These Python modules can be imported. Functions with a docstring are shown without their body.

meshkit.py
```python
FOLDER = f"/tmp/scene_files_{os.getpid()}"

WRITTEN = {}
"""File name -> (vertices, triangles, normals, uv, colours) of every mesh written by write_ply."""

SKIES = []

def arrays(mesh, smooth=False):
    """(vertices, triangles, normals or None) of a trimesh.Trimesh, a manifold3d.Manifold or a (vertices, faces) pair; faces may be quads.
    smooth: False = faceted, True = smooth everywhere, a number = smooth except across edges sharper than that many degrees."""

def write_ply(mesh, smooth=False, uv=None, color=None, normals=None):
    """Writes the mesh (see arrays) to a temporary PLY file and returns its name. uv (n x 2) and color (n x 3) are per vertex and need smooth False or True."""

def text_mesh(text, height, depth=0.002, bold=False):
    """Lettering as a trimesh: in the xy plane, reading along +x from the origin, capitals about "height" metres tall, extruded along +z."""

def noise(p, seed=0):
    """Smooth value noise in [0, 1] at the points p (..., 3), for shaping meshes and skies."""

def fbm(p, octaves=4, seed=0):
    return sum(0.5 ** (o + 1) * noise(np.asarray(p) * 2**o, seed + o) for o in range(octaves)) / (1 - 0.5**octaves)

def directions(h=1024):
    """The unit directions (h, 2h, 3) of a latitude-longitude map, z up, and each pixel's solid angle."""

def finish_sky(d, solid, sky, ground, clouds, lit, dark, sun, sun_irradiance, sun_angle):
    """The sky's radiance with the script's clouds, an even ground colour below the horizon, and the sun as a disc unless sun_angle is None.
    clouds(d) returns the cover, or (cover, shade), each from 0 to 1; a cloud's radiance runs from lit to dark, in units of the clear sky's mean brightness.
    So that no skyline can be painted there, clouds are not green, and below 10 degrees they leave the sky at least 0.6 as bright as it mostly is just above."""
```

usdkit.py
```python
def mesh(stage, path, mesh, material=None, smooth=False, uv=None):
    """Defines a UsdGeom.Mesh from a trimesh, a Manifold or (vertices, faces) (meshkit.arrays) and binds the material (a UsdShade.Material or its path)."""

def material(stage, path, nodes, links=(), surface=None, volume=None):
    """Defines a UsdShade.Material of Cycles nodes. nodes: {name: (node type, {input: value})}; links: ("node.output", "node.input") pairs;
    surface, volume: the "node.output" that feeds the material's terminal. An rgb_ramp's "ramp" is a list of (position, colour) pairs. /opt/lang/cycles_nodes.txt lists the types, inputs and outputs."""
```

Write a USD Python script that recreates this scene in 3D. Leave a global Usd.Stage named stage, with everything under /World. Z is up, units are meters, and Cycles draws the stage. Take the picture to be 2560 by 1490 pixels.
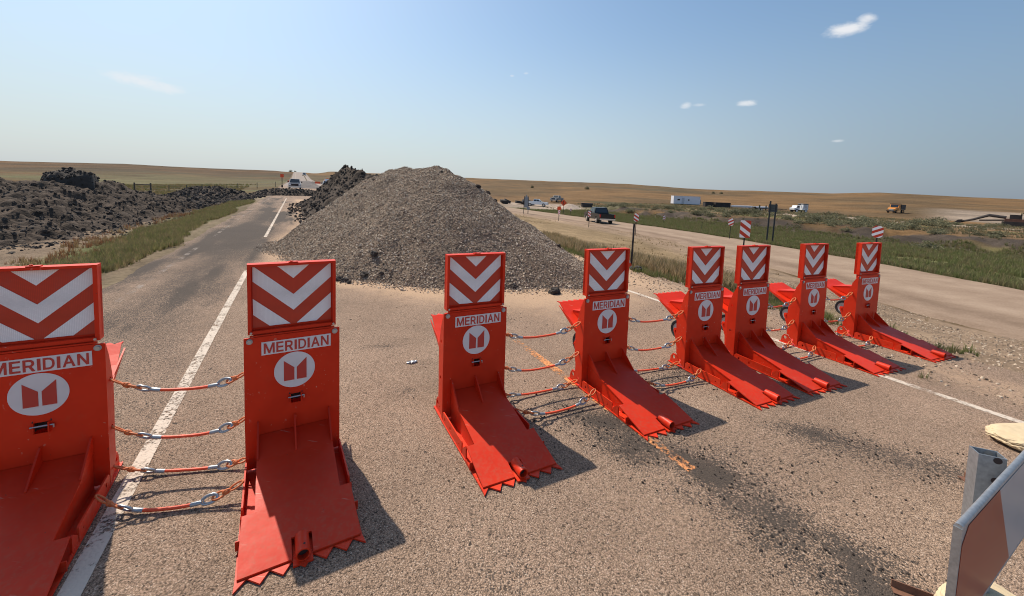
import math, random
import numpy as np
import trimesh, usdkit, meshkit
from shapely.geometry import Polygon, Point
from shapely.ops import unary_union
from pxr import Usd, UsdGeom, UsdLux, UsdShade, Gf, Sdf, Vt

RNG = np.random.default_rng(7)
random.seed(7)
stage = Usd.Stage.CreateInMemory()
UsdGeom.SetStageUpAxis(stage, UsdGeom.Tokens.z)
UsdGeom.SetStageMetersPerUnit(stage, 1.0)
UsdGeom.Xform.Define(stage, '/World')
UsdGeom.Scope.Define(stage, '/World/Looks')
PI = math.pi

# ------------------------------------------------------------------ camera, sky, sun, exposure
EYE = np.array([0.0, 0.0, 2.0827821])
F_PX, PITCH, ROLL, CY = 1004.6055, 0.0927719, 0.0441784, 565.897
SUN_AZ, SUN_EL = math.radians(-43.5), math.radians(52.5)
SUN_INT, SKY_STR, EXPOSURE = 1.25, 0.115, 0.12

cam = UsdGeom.Camera.Define(stage, '/World/camera')
fwd = np.array([0, math.cos(PITCH), -math.sin(PITCH)])
right0 = np.array([1.0, 0, 0]); up0 = np.cross(right0, fwd)
rgt = math.cos(ROLL) * right0 + math.sin(ROLL) * up0
up = -math.sin(ROLL) * right0 + math.cos(ROLL) * up0
M = Gf.Matrix4d(*rgt, 0, *up, 0, *(-fwd), 0, *EYE, 1)
cam.AddTransformOp().Set(M)
HA = 36.0
cam.CreateHorizontalApertureAttr(HA)
cam.CreateVerticalApertureAttr(HA * 596 / 1024)
cam.CreateFocalLengthAttr(HA * F_PX / 2560)
cam.CreateHorizontalApertureOffsetAttr(0.0)
cam.CreateVerticalApertureOffsetAttr(HA * (CY - 745.0) / 2560)
cam.CreateClippingRangeAttr(Gf.Vec2f(0.05, 20000))
cam.CreateExposureAttr(EXPOSURE)

def sky_dir(az, el):
    a, e = math.radians(az), math.radians(el)
    return (math.sin(a) * math.cos(e), math.cos(a) * math.cos(e), math.sin(e))

def make_sky():
    n = {'tc': ('texture_coordinate', {}),
         'sky': ('sky_texture', {'sky_type': 'single_scattering', 'sun_disc': False, 'sun_elevation': SUN_EL, 'sun_rotation': SUN_AZ,
                                 'altitude': 600.0, 'air_density': 1.25, 'aerosol_density': 2.6, 'ozone_density': 3.0}),
         'bg': ('background_shader', {'strength': SKY_STR}),
         'nz': ('noise_texture', {'scale': 26.0, 'detail': 6.0, 'roughness': 0.62, 'distortion': 0.35}),
         'nzm': ('mapping', {'mapping_type': 'point', 'scale': (1, 1, 2.2)})}
    l = [('tc.generated', 'nzm.vector'), ('nzm.vector', 'nz.vector')]
    # small fair-weather clouds: (azimuth, elevation, half width deg, half height deg, cover)
    clouds = [(37.9, 18.1, 3.1, 1.25, 0.62), (39.3, 18.7, 1.5, 1.0, 0.55), (29.0, 11.5, 1.9, 0.65, 0.5), (22.2, 11.5, 1.3, 0.7, 0.42), (23.8, 11.5, 1.6, 0.4, 0.25),
              (38.1, 6.8, 1.1, 0.3, 0.3), (-0.9, 15.2, 0.6, 0.3, 0.28), (1.0, 15.6, 0.6, 0.25, 0.22), (-43.0, 9.4, 4.2, 1.1, 0.42), (-40.8, 8.9, 3.4, 1.0, 0.36)]
    # thin smoke haze that pales the sky towards the horizon, the same all round
    n['sz'] = ('separate_xyz', {}); n['hz'] = ('map_range', {'range_type': 'smootherstep', 'from_min': 0.46, 'from_max': -0.06, 'to_min': 0.0, 'to_max': 0.80}); n['hx'] = ('mix_color', {})
    # forward scattering: the haze is brighter on the sun's side
    n['sdot'] = ('vector_math', {'math_type': 'dot_product', 'vector2': (math.sin(SUN_AZ), math.cos(SUN_AZ), 0.0)})
    n['hf'] = ('map_range', {'range_type': 'smoothstep', 'from_min': -0.25, 'from_max': 0.80}); n['hc'] = ('mix_color', {'a': (1.9, 2.35, 3.1), 'b': (4.7, 5.3, 5.75)})
    l += [('tc.generated', 'sdot.vector1'), ('sdot.value', 'hf.value'), ('hf.result', 'hc.fac'), ('hc.result', 'hx.b')]
    n['tint'] = ('mix_color', {'blend_type': 'multiply', 'fac': 1.0, 'b': (.98, 1.06, 1.05)})
    l += [('tc.generated', 'sz.vector'), ('sz.z', 'hz.value'), ('hz.result', 'hx.fac'), ('sky.color', 'tint.a'), ('tint.result', 'hx.a')]
    last = 'hx.result'
    for i, (az, el, w, h, c) in enumerate(clouds):
        d = np.array(sky_dir(az, el)); a = math.radians(az); e = math.radians(el)
        t = np.array([math.cos(a), -math.sin(a), 0]); u = np.cross(t, d)
        W, H = math.tan(math.radians(w)), math.tan(math.radians(h))
        n[f'd{i}'] = ('vector_math', {'vector_math_type': 'dot_product', 'math_type': 'dot_product', 'vector2': tuple(t / W)})
        n[f'e{i}'] = ('vector_math', {'math_type': 'dot_product', 'vector2': tuple(u / H)})
        n[f'f{i}'] = ('vector_math', {'math_type': 'dot_product', 'vector2': tuple(d)})
        del n[f'd{i}'][1]['vector_math_type']
        n[f'd2{i}'] = ('math', {'math_type': 'multiply'}); n[f'e2{i}'] = ('math', {'math_type': 'multiply'})
        n[f's{i}'] = ('math', {'math_type': 'add'}); n[f'q{i}'] = ('math', {'math_type': 'sqrt'})
        n[f'm{i}'] = ('map_range', {'range_type': 'smoothstep', 'from_min': 1.25, 'from_max': 0.0, 'to_min': -0.55, 'to_max': 0.42})
        n[f'a{i}'] = ('math', {'math_type': 'add'})
        n[f'r{i}'] = ('map_range', {'range_type': 'smoothstep', 'from_min': 0.36, 'from_max': 1.0, 'to_min': 0.0, 'to_max': c * 1.5})
        n[f'p{i}'] = ('math', {'math_type': 'greater_than', 'value2': 0.0}); n[f'g{i}'] = ('math', {'math_type': 'multiply', 'use_clamp': True})
        n[f'x{i}'] = ('mix_color', {'b': (6.9, 7.0, 7.2)})
        for k in 'def':
            l.append(('tc.generated', f'{k}{i}.vector1'))
        l += [(f'd{i}.value', f'd2{i}.value1'), (f'd{i}.value', f'd2{i}.value2'), (f'e{i}.value', f'e2{i}.value1'), (f'e{i}.value', f'e2{i}.value2'),
              (f'd2{i}.value', f's{i}.value1'), (f'e2{i}.value', f's{i}.value2'), (f's{i}.value', f'q{i}.value1'), (f'q{i}.value', f'm{i}.value'),
              (f'm{i}.result', f'a{i}.value1'), ('nz.fac', f'a{i}.value2'), (f'a{i}.value', f'r{i}.value'), (f'f{i}.value', f'p{i}.value1'),
              (f'r{i}.result', f'g{i}.value1'), (f'p{i}.value', f'g{i}.value2'), (f'g{i}.value', f'x{i}.fac'), (last, f'x{i}.a')]
        last = f'x{i}.result'
    l.append((last, 'bg.color'))
    return usdkit.material(stage, '/World/Looks/sky_light', n, l, surface='bg.background')

dome = UsdLux.DomeLight.Define(stage, '/World/sky')
UsdShade.MaterialBindingAPI.Apply(dome.GetPrim()).Bind(make_sky())
sun = UsdLux.DistantLight.Define(stage, '/World/sun')
sun.CreateIntensityAttr(SUN_INT); sun.CreateAngleAttr(0.53); sun.CreateNormalizeAttr(True)
sun.CreateColorAttr(Gf.Vec3f(1.0, 0.885, 0.745))
sd = np.array([math.sin(SUN_AZ) * math.cos(SUN_EL), math.cos(SUN_AZ) * math.cos(SUN_EL), math.sin(SUN_EL)])
sx = np.cross([0, 0, 1.0], sd); sx /= np.linalg.norm(sx); sy = np.cross(sd, sx)
sun.AddTransformOp().Set(Gf.Matrix4d(*sx, 0, *sy, 0, *sd, 0, 0, 0, 50, 1))

# ------------------------------------------------------------------ helpers
USED = {}
def numbered(parent, name):
    k = (parent, name); n = USED.get(k, 0); USED[k] = n + 1
    return name if n == 0 else f'{name}_{n:03d}'

def setd(prim, label=None, cat=None, group=None, kind=None):
    for k, v in (('label', label), ('category', cat), ('group', group), ('kind', kind)):
        if v: prim.SetCustomDataByKey(k, v)
    return prim

def obj(name, mesh, mat, parent=None, smooth=False, label=None, cat=None, group=None, kind=None):
    pp = '/World' if parent is None else str(parent.GetPath())
    m = usdkit.mesh(stage, f'{pp}/{numbered(pp, name)}', mesh, mat, smooth=smooth)
    return setd(m.GetPrim(), label, cat, group, kind)

def thing(name, label, cat, loc=(0, 0, 0), rotz=0.0, group=None, rot=None):
    x = UsdGeom.Xform.Define(stage, '/World/' + numbered('/World', name))
    x.AddTranslateOp().Set(Gf.Vec3d(*map(float, loc)))
    if rot is not None: x.AddRotateXYZOp().Set(Gf.Vec3f(*map(float, rot)))
    else: x.AddRotateZOp().Set(math.degrees(rotz))
    return setd(x.GetPrim(), label, cat, group)

def copy_of(src, loc, rotz, label, group=None, scale=None):
    name = src.GetName()
    p = UsdGeom.Xform.Define(stage, '/World/' + numbered('/World', name))
    pr = p.GetPrim(); pr.GetReferences().AddInternalReference(src.GetPath())
    pr.GetAttribute('xformOp:translate').Set(Gf.Vec3d(*map(float, loc)))
    pr.GetAttribute('xformOp:rotateZ').Set(math.degrees(rotz))
    if scale is not None:
        p.AddScaleOp().Set(Gf.Vec3f(*scale))
    pr.SetInstanceable(True)
    return setd(pr, label, None, group)

def box(x0, x1, y0, y1, z0, z1):
    b = trimesh.creation.box((x1 - x0, y1 - y0, z1 - z0)); b.apply_translation(((x0 + x1) / 2, (y0 + y1) / 2, (z0 + z1) / 2)); return b

def cat_m(*ms): return trimesh.util.concatenate([m for m in ms if m is not None])

def extrude(poly, t0, t1, plane='xz'):
    """A shapely polygon (or points) extruded: plane 'xz' along y, 'yz' along x, 'xy' along z."""
    if not hasattr(poly, 'geom_type'): poly = Polygon(poly)
    polys = getattr(poly, 'geoms', [poly]); out = []
    for g in polys:
        m = trimesh.creation.extrude_polygon(g, t1 - t0, engine='earcut'); v = m.vertices.copy(); v[:, 2] += t0
        if plane == 'xz': v = np.c_[v[:, 0], v[:, 2], v[:, 1]]; m = trimesh.Trimesh(v, m.faces[:, ::-1], process=False)
        elif plane == 'yz': v = np.c_[v[:, 2], v[:, 0], v[:, 1]]; m = trimesh.Trimesh(v, m.faces, process=False)
        else: m = trimesh.Trimesh(v, m.faces, process=False)
        out.append(m)
    return cat_m(*out)

def tube(pts, r, sides=8, closed=False):
    p = np.asarray(pts, float); n = len(p)
    if closed: t = np.roll(p, -1, 0) - np.roll(p, 1, 0)
    else: t = np.gradient(p, axis=0)
    t /= np.linalg.norm(t, axis=1, keepdims=True) + 1e-12
    ref = np.array([0, 0, 1.0]) if abs(t[:, 2]).mean() < 0.8 else np.array([1.0, 0, 0])
    if closed:
        nn = np.cross(p - p.mean(0), np.roll(p, -1, 0) - p.mean(0)).sum(0)
        if np.linalg.norm(nn) > 1e-9: ref = nn / np.linalg.norm(nn)
    a = np.cross(t, ref); a /= np.linalg.norm(a, axis=1, keepdims=True) + 1e-12; b = np.cross(t, a)
    rr = np.broadcast_to(r, (n,)); ang = np.arange(sides) * 2 * PI / sides
    v = p[:, None] + rr[:, None, None] * (np.cos(ang)[None, :, None] * a[:, None] + np.sin(ang)[None, :, None] * b[:, None])
    m = n if closed else n - 1; f = []
    for i in range(m):
        for j in range(sides):
            i2, j2 = (i + 1) % n, (j + 1) % sides
            f += [(i * sides + j, i2 * sides + j2, i * sides + j2), (i * sides + j, i2 * sides + j, i2 * sides + j2)]
    v = v.reshape(-1, 3)
    if not closed:
        for e, o in ((0, 1), (n - 1, -1)):
            c = len(v); v = np.vstack([v, p[e]])
            for j in range(sides):
                q = (e * sides + j, e * sides + (j + 1) % sides)
                f.append((c, q[0], q[1]) if o > 0 else (c, q[1], q[0]))
    return trimesh.Trimesh(v, f, process=False)

def cyl(p0, p1, r, sides=12, r1=None):
    return tube([p0, p1], [r, r if r1 is None else r1], sides)

def disc(cx, cz, r, y0, y1, n=40):
    return extrude(Point(cx, cz).buffer(r, n // 4), y0, y1, 'xz')

# ------------------------------------------------------------------ materials
def mat(name, color, rough=0.6, metal=0.0, var=0.12, scale=8.0, bump=0.0, bscale=60.0, spec=0.5, dirt=None, dirt_amt=0.0, dscale=6.0, coord='position', coat=0.0):
    n = {'g': ('geometry', {}), 'nz': ('noise_texture', {'scale': scale, 'detail': 5.0, 'roughness': 0.6}),
         'r': ('map_range', {'from_min': 0.25, 'from_max': 0.75, 'to_min': 1 - var, 'to_max': 1 + var}),
         'c': ('vector_math', {'math_type': 'scale', 'vector1': color}),
         'p': ('principled_bsdf', {'roughness': rough, 'metallic': metal, 'specular_ior_level': spec, 'coat_weight': coat})}
    l = [('g.position', 'nz.vector'), ('nz.fac', 'r.value'), ('r.result', 'c.scale')]
    last = 'c.vector'
    if dirt is not None:
        n['dn'] = ('noise_texture', {'scale': dscale, 'detail': 8.0, 'roughness': 0.7, 'distortion': 0.4})
        n['dr'] = ('map_range', {'range_type': 'smoothstep', 'from_min': 0.52, 'from_max': 0.72, 'to_min': 0.0, 'to_max': dirt_amt})
        n['dm'] = ('mix_color', {'b': dirt})
        l += [('g.position', 'dn.vector'), ('dn.fac', 'dr.value'), ('dr.result', 'dm.fac'), (last, 'dm.a')]; last = 'dm.result'
    l.append((last, 'p.base_color'))
    if bump:
        n['bn'] = ('noise_texture', {'scale': bscale, 'detail': 4.0, 'roughness': 0.65}); n['b'] = ('bump', {'strength': bump, 'distance': 0.5 / bscale})
        l += [('g.position', 'bn.vector'), ('bn.fac', 'b.height'), ('b.normal', 'p.normal')]
    return usdkit.material(stage, f'/World/Looks/{name}', n, l, surface='p.BSDF')

def paint_mat():
    """Orange red sprayed steel: a little dust, fine scratches."""
    n = {'g': ('geometry', {}), 'nz': ('noise_texture', {'scale': 3.0, 'detail': 6.0, 'roughness': 0.65}),
         'rr': ('rgb_ramp', {'ramp': [(0.2, (0.56, 0.023, 0.004)), (0.55, (0.67, 0.031, 0.006)), (0.85, (0.70, 0.046, 0.011))]}),
         'dn': ('noise_texture', {'scale': 9.0, 'detail': 9.0, 'roughness': 0.75}),
         'dr': ('map_range', {'range_type': 'smoothstep', 'from_min': 0.54, 'from_max': 0.78, 'to_min': 0.0, 'to_max': 0.26}),
         'dm': ('mix_color', {'b': (0.50, 0.11, 0.05)}),
         'sm': ('mapping', {'mapping_type': 'point', 'rotation': (0.3, 0.2, 0.9), 'scale': (6, 90, 40)}),
         'sn': ('noise_texture', {'scale': 1.0, 'detail': 3.0}), 'sn2': ('noise_texture', {'scale': 5.0, 'detail': 2.0}),
         'sr': ('map_range', {'range_type': 'smoothstep', 'from_min': 0.65, 'from_max': 0.72, 'to_min': 0.0, 'to_max': 1.0}),
         'sr2': ('map_range', {'range_type': 'smoothstep', 'from_min': 0.50, 'from_max': 0.66, 'to_min': 0.0, 'to_max': 0.75}),
         'sx': ('math', {'math_type': 'multiply'}), 'sc': ('mix_color', {'b': (0.62, 0.27, 0.19)}),
         'ro': ('map_range', {'from_min': 0.3, 'from_max': 0.7, 'to_min': 0.36, 'to_max': 0.55}),
         'p': ('principled_bsdf', {'specular_ior_level': 0.24}), 'bn': ('noise_texture', {'scale': 14.0, 'detail': 3.0}), 'b': ('bump', {'strength': 0.06, 'distance': 0.02})}
    # road dust thrown up on the lowest parts
    n['sz'] = ('separate_xyz', {}); n['lz'] = ('map_range', {'range_type': 'smoothstep', 'from_min': 0.26, 'from_max': 0.0, 'to_min': 0.0, 'to_max': 0.42})
    n['ln'] = ('noise_texture', {'scale': 34.0, 'detail': 8.0, 'roughness': 0.72}); n['lr'] = ('map_range', {'range_type': 'smoothstep', 'from_min': 0.42, 'from_max': 0.72, 'to_min': 0.0, 'to_max': 0.8}); n['lx'] = ('math', {'math_type': 'multiply'}); n['ld'] = ('mix_color', {'b': (0.36, 0.15, 0.085)}); n['oi'] = ('object_info', {}); n['om'] = ('map_range', {'to_min': .86, 'to_max': 1.06}); n['oc'] = ('vector_math', {'math_type': 'scale'})
    n['chn'] = ('noise_texture', {'scale': 38.0, 'detail': 4.0, 'roughness': 0.6}); n['chr'] = ('map_range', {'range_type': 'smoothstep', 'from_min': 0.715, 'from_max': 0.735, 'to_min': 0.0, 'to_max': 0.8}); n['chx'] = ('mix_color', {'b': (0.16, 0.05, 0.03)})
    l = [('g.position', 'sz.vector'), ('sz.z', 'lz.value'), ('g.position', 'ln.vector'), ('ln.fac', 'lr.value'), ('lz.result', 'lx.value1'), ('lr.result', 'lx.value2'), ('lx.value', 'ld.fac'), ('sc.result', 'ld.a'),
         ('g.position', 'chn.vector'), ('chn.fac', 'chr.value'), ('chr.result', 'chx.fac'), ('ld.result', 'chx.a'), ('oi.random', 'om.value'), ('chx.result', 'oc.vector1'), ('om.result', 'oc.scale'), ('oc.vector', 'p.base_color')]
    l += [('g.position', 'nz.vector'), ('nz.fac', 'rr.fac'), ('g.position', 'dn.vector'), ('dn.fac', 'dr.value'), ('dr.result', 'dm.fac'), ('rr.color', 'dm.a'),
         ('g.position', 'sm.vector'), ('sm.vector', 'sn.vector'), ('g.position', 'sn2.vector'), ('sn.fac', 'sr.value'), ('sn2.fac', 'sr2.value'),
         ('sr.result', 'sx.value1'), ('sr2.result', 'sx.value2'), ('sx.value', 'sc.fac'), ('dm.result', 'sc.a'),
         ('dn.fac', 'ro.value'), ('ro.result', 'p.roughness'), ('g.position', 'bn.vector'), ('bn.fac', 'b.height'), ('b.normal', 'p.normal')]
    return usdkit.material(stage, '/World/Looks/orange_paint', n, l, surface='p.BSDF')

def sheeting_mat(name, color):
    """Retroreflective sheeting: fine square cell pattern."""
    n = {'tc': ('texture_coordinate', {}), 'v': ('voronoi_texture', {'scale': 130.0, 'randomness': 0.12, 'feature': 'distance_to_edge'}),
         'r': ('map_range', {'from_min': 0.0, 'from_max': 0.12, 'to_min': 0.92, 'to_max': 1.02}), 'c': ('vector_math', {'math_type': 'scale', 'vector1': color}),
         'g': ('geometry', {}), 'dn': ('noise_texture', {'scale': 7.0, 'detail': 7.0, 'roughness': 0.7}),
         'dr': ('map_range', {'range_type': 'smoothstep', 'from_min': 0.5, 'from_max': 0.8, 'to_min': 0.0, 'to_max': 0.35}),
         'dm': ('mix_color', {'b': tuple(0.55 * x + 0.06 for x in color)}),
         'p': ('principled_bsdf', {'roughness': 0.38})}
    l = [('tc.object', 'v.vector'), ('v.distance', 'r.value'), ('r.result', 'c.scale'), ('g.position', 'dn.vector'), ('dn.fac', 'dr.value'), ('dr.result', 'dm.fac'),
         ('c.vector', 'dm.a'), ('dm.result', 'p.base_color')]
    return usdkit.material(stage, f'/World/Looks/{name}', n, l, surface='p.BSDF')

ORANGE = paint_mat()
WHITE_SHEET = sheeting_mat('white_sheeting', (0.80, 0.77, 0.76))
RED_SHEET = sheeting_mat('red_sheeting', (0.50, 0.035, 0.012))
STICKER = mat('white_sticker', (0.70, 0.67, 0.66), 0.45, var=0.05)
RED_PRINT = mat('red_print', (0.50, 0.045, 0.030), 0.5, var=0.05)
GALV = mat('galvanised_steel', (0.36, 0.38, 0.40), 0.45, metal=0.7, var=0.22, scale=45.0, bump=0.15, bscale=120)
STEEL = mat('bright_steel', (0.42, 0.43, 0.44), 0.34, metal=0.9, var=0.15, scale=80)
HOOKPAINT = mat('worn_orange_hook', (0.62, 0.16, 0.045), 0.55, var=0.25, scale=50, dirt=(0.30, 0.15, 0.08), dirt_amt=0.5, dscale=70)
CABLEMAT = mat('orange_cable_sleeve', (0.80, 0.085, 0.025), 0.42, var=0.1, scale=30, bump=0.4, bscale=260)
RUBBER = mat('black_rubber', (0.022, 0.022, 0.023), 0.75, var=0.2, scale=60, bump=0.3, bscale=200)
RIM = mat('grey_wheel_rim', (0.42, 0.43, 0.44), 0.45, metal=0.3, var=0.15, scale=60)
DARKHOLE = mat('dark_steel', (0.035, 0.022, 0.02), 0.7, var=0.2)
BLACKPOST = mat('black_post_paint', (0.022, 0.023, 0.025), 0.5, var=0.2, scale=20)
RUST = mat('rusty_steel', (0.16, 0.075, 0.045), 0.7, var=0.3, scale=25, bump=0.3, bscale=120)
CANVAS = mat('tan_sandbag_canvas', (0.56, 0.45, 0.29), 0.85, dirt=(.36, .27, .17), dirt_amt=.5, dscale=9, var=0.12, scale=14, bump=0.4, bscale=220)
WOOD = mat('weathered_wood', (0.10, 0.078, 0.06), 0.85, var=0.3, scale=10)
WHITECAR = mat('white_car_paint', (0.72, 0.73, 0.74), 0.3, var=0.03, coat=0.5)
BLACKCAR = mat('dark_car_paint', (0.014, 0.013, 0.013), 0.35, var=0.2, coat=0.15, spec=.3, dirt=(0.045, 0.038, 0.03), dirt_amt=0.4, dscale=1.2)
GREYCAR = mat('grey_car_paint', (0.20, 0.20, 0.20), 0.35, var=0.1)
GLASSDARK = mat('dark_car_glass', (0.012, 0.014, 0.016), 0.08, var=0.0, spec=0.8)
CHROME = mat('chrome_bumper', (0.6, 0.6, 0.6), 0.25, metal=0.9, var=0.1)
TAILRED = mat('tail_lamp_red', (0.45, 0.012, 0.01), 0.25, var=0.05)
YELLOW = mat('orange_yellow_truck_paint', (0.68, 0.27, 0.05), 0.4, var=0.1, scale=2, dirt=(0.3, 0.2, 0.12), dirt_amt=0.4, dscale=1.0)
DARKMACHINE = mat('dark_machine_steel', (0.035, 0.028, 0.025), 0.7, var=0.4, scale=1.5)
TANMACHINE = mat('tan_machine_paint', (0.50, 0.37, 0.20), 0.6, var=0.15, scale=2)
WHITEBOX = mat('white_trailer_panel', (0.66, 0.66, 0.70), 0.5, var=0.06, scale=0.8)
GREYSIGN = mat('grey_sign_back', (0.22, 0.24, 0.26), 0.5, var=0.12)
ORANGESIGN = mat('fluorescent_orange_sign', (0.80, 0.085, 0.02), 0.45, var=0.04)
BLACKPRINT = mat('black_sign_print', (0.02, 0.02, 0.02), 0.6, var=0.0)
PALEGRAVEL = mat('pale_gravel', (0.36, 0.29, 0.23), 0.95, var=0.25, scale=2.5, bump=0.6, bscale=6)

# ------------------------------------------------------------------ road frame and terrain shape
TH = math.radians(-28.2733)
D2 = np.array([math.sin(TH), math.cos(TH)]); N2 = np.array([math.cos(TH), -math.sin(TH)])
OL, OC, OR = -0.997, 2.663, 6.323           # offsets of the left line, centre line and right line
def xy(s, o):
    s, o = np.asarray(s, float), np.asarray(o, float)
    return s * D2[0] + o * N2[0], s * D2[1] + o * N2[1]
def so(x, y): return x * D2[0] + y * D2[1], x * N2[0] + y * N2[1]
def sstep(t): t = np.clip(t, 0, 1); return t * t * (3 - 2 * t)

S_ST = np.unique(np.r_[np.arange(-40, -8, 2.0), np.arange(-8, 30, 0.5), np.arange(30, 130, 0.8), np.arange(130, 260, 4.0), np.arange(260, 760, 12), np.geomspace(760, 5000, 26), -np.geomspace(40, 3000, 22)])
def _zr(s):
    from scipy.interpolate import PchipInterpolator
    s = np.asarray(s, float); f = PchipInterpolator([-4000, 0, 62, 84, 150, 280, 371, 500, 600, 640, 760, 6000], [0, 0, 0, .28, .75, 2.2, 5.2, 9.1, 11.6, 12.0, 11.0, -60])
    return f(np.clip(s, -3999, 5999))
ZR_ST = _zr(S_ST)
def zr(s): return np.interp(s, S_ST, ZR_ST)

DET = np.array([(-40, 9.2, 17, -.1), (-10, 11.5, 20.0, -.45), (4, 15.5, 25.4, -1.0), (11, 20.5, 30.8, -1.3), (23, 27.3, 36.4, -1.6), (35, 30, 39.2, -1.75), (50, 32.2, 41, -1.95), (80, 34, 42.5, -2.1), (130, 30, 38, -1.5), (160, 22, 30, .2), (230, 9.5, 14, 2.6), (5000, 9.5, 14, 2.6)])
def det(s): return [np.interp(s, DET[:, 0], DET[:, k]) for k in (1, 2, 3)]
SKYLINE = np.array([(-180, .8), (-90, .5), (-51.85, .44), (-48.3, .65), (-44.3, .81), (-39.6, .81), (-33.4, .9), (-30.1, 1.01), (-29.1, .84), (-28.1, .8), (-26.6, .84), (-24.7, 1.23), (-18.9, 1.3), (-4.8, 1.28), (15.2, 1.4), (24.7, 1.03), (31.3, 1.1), (38.2, 1.09), (42.1, 1.38), (45.1, 1.29), (48.6, 1.13), (51.6, 1.08), (90, .8), (180, .8)])

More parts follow.
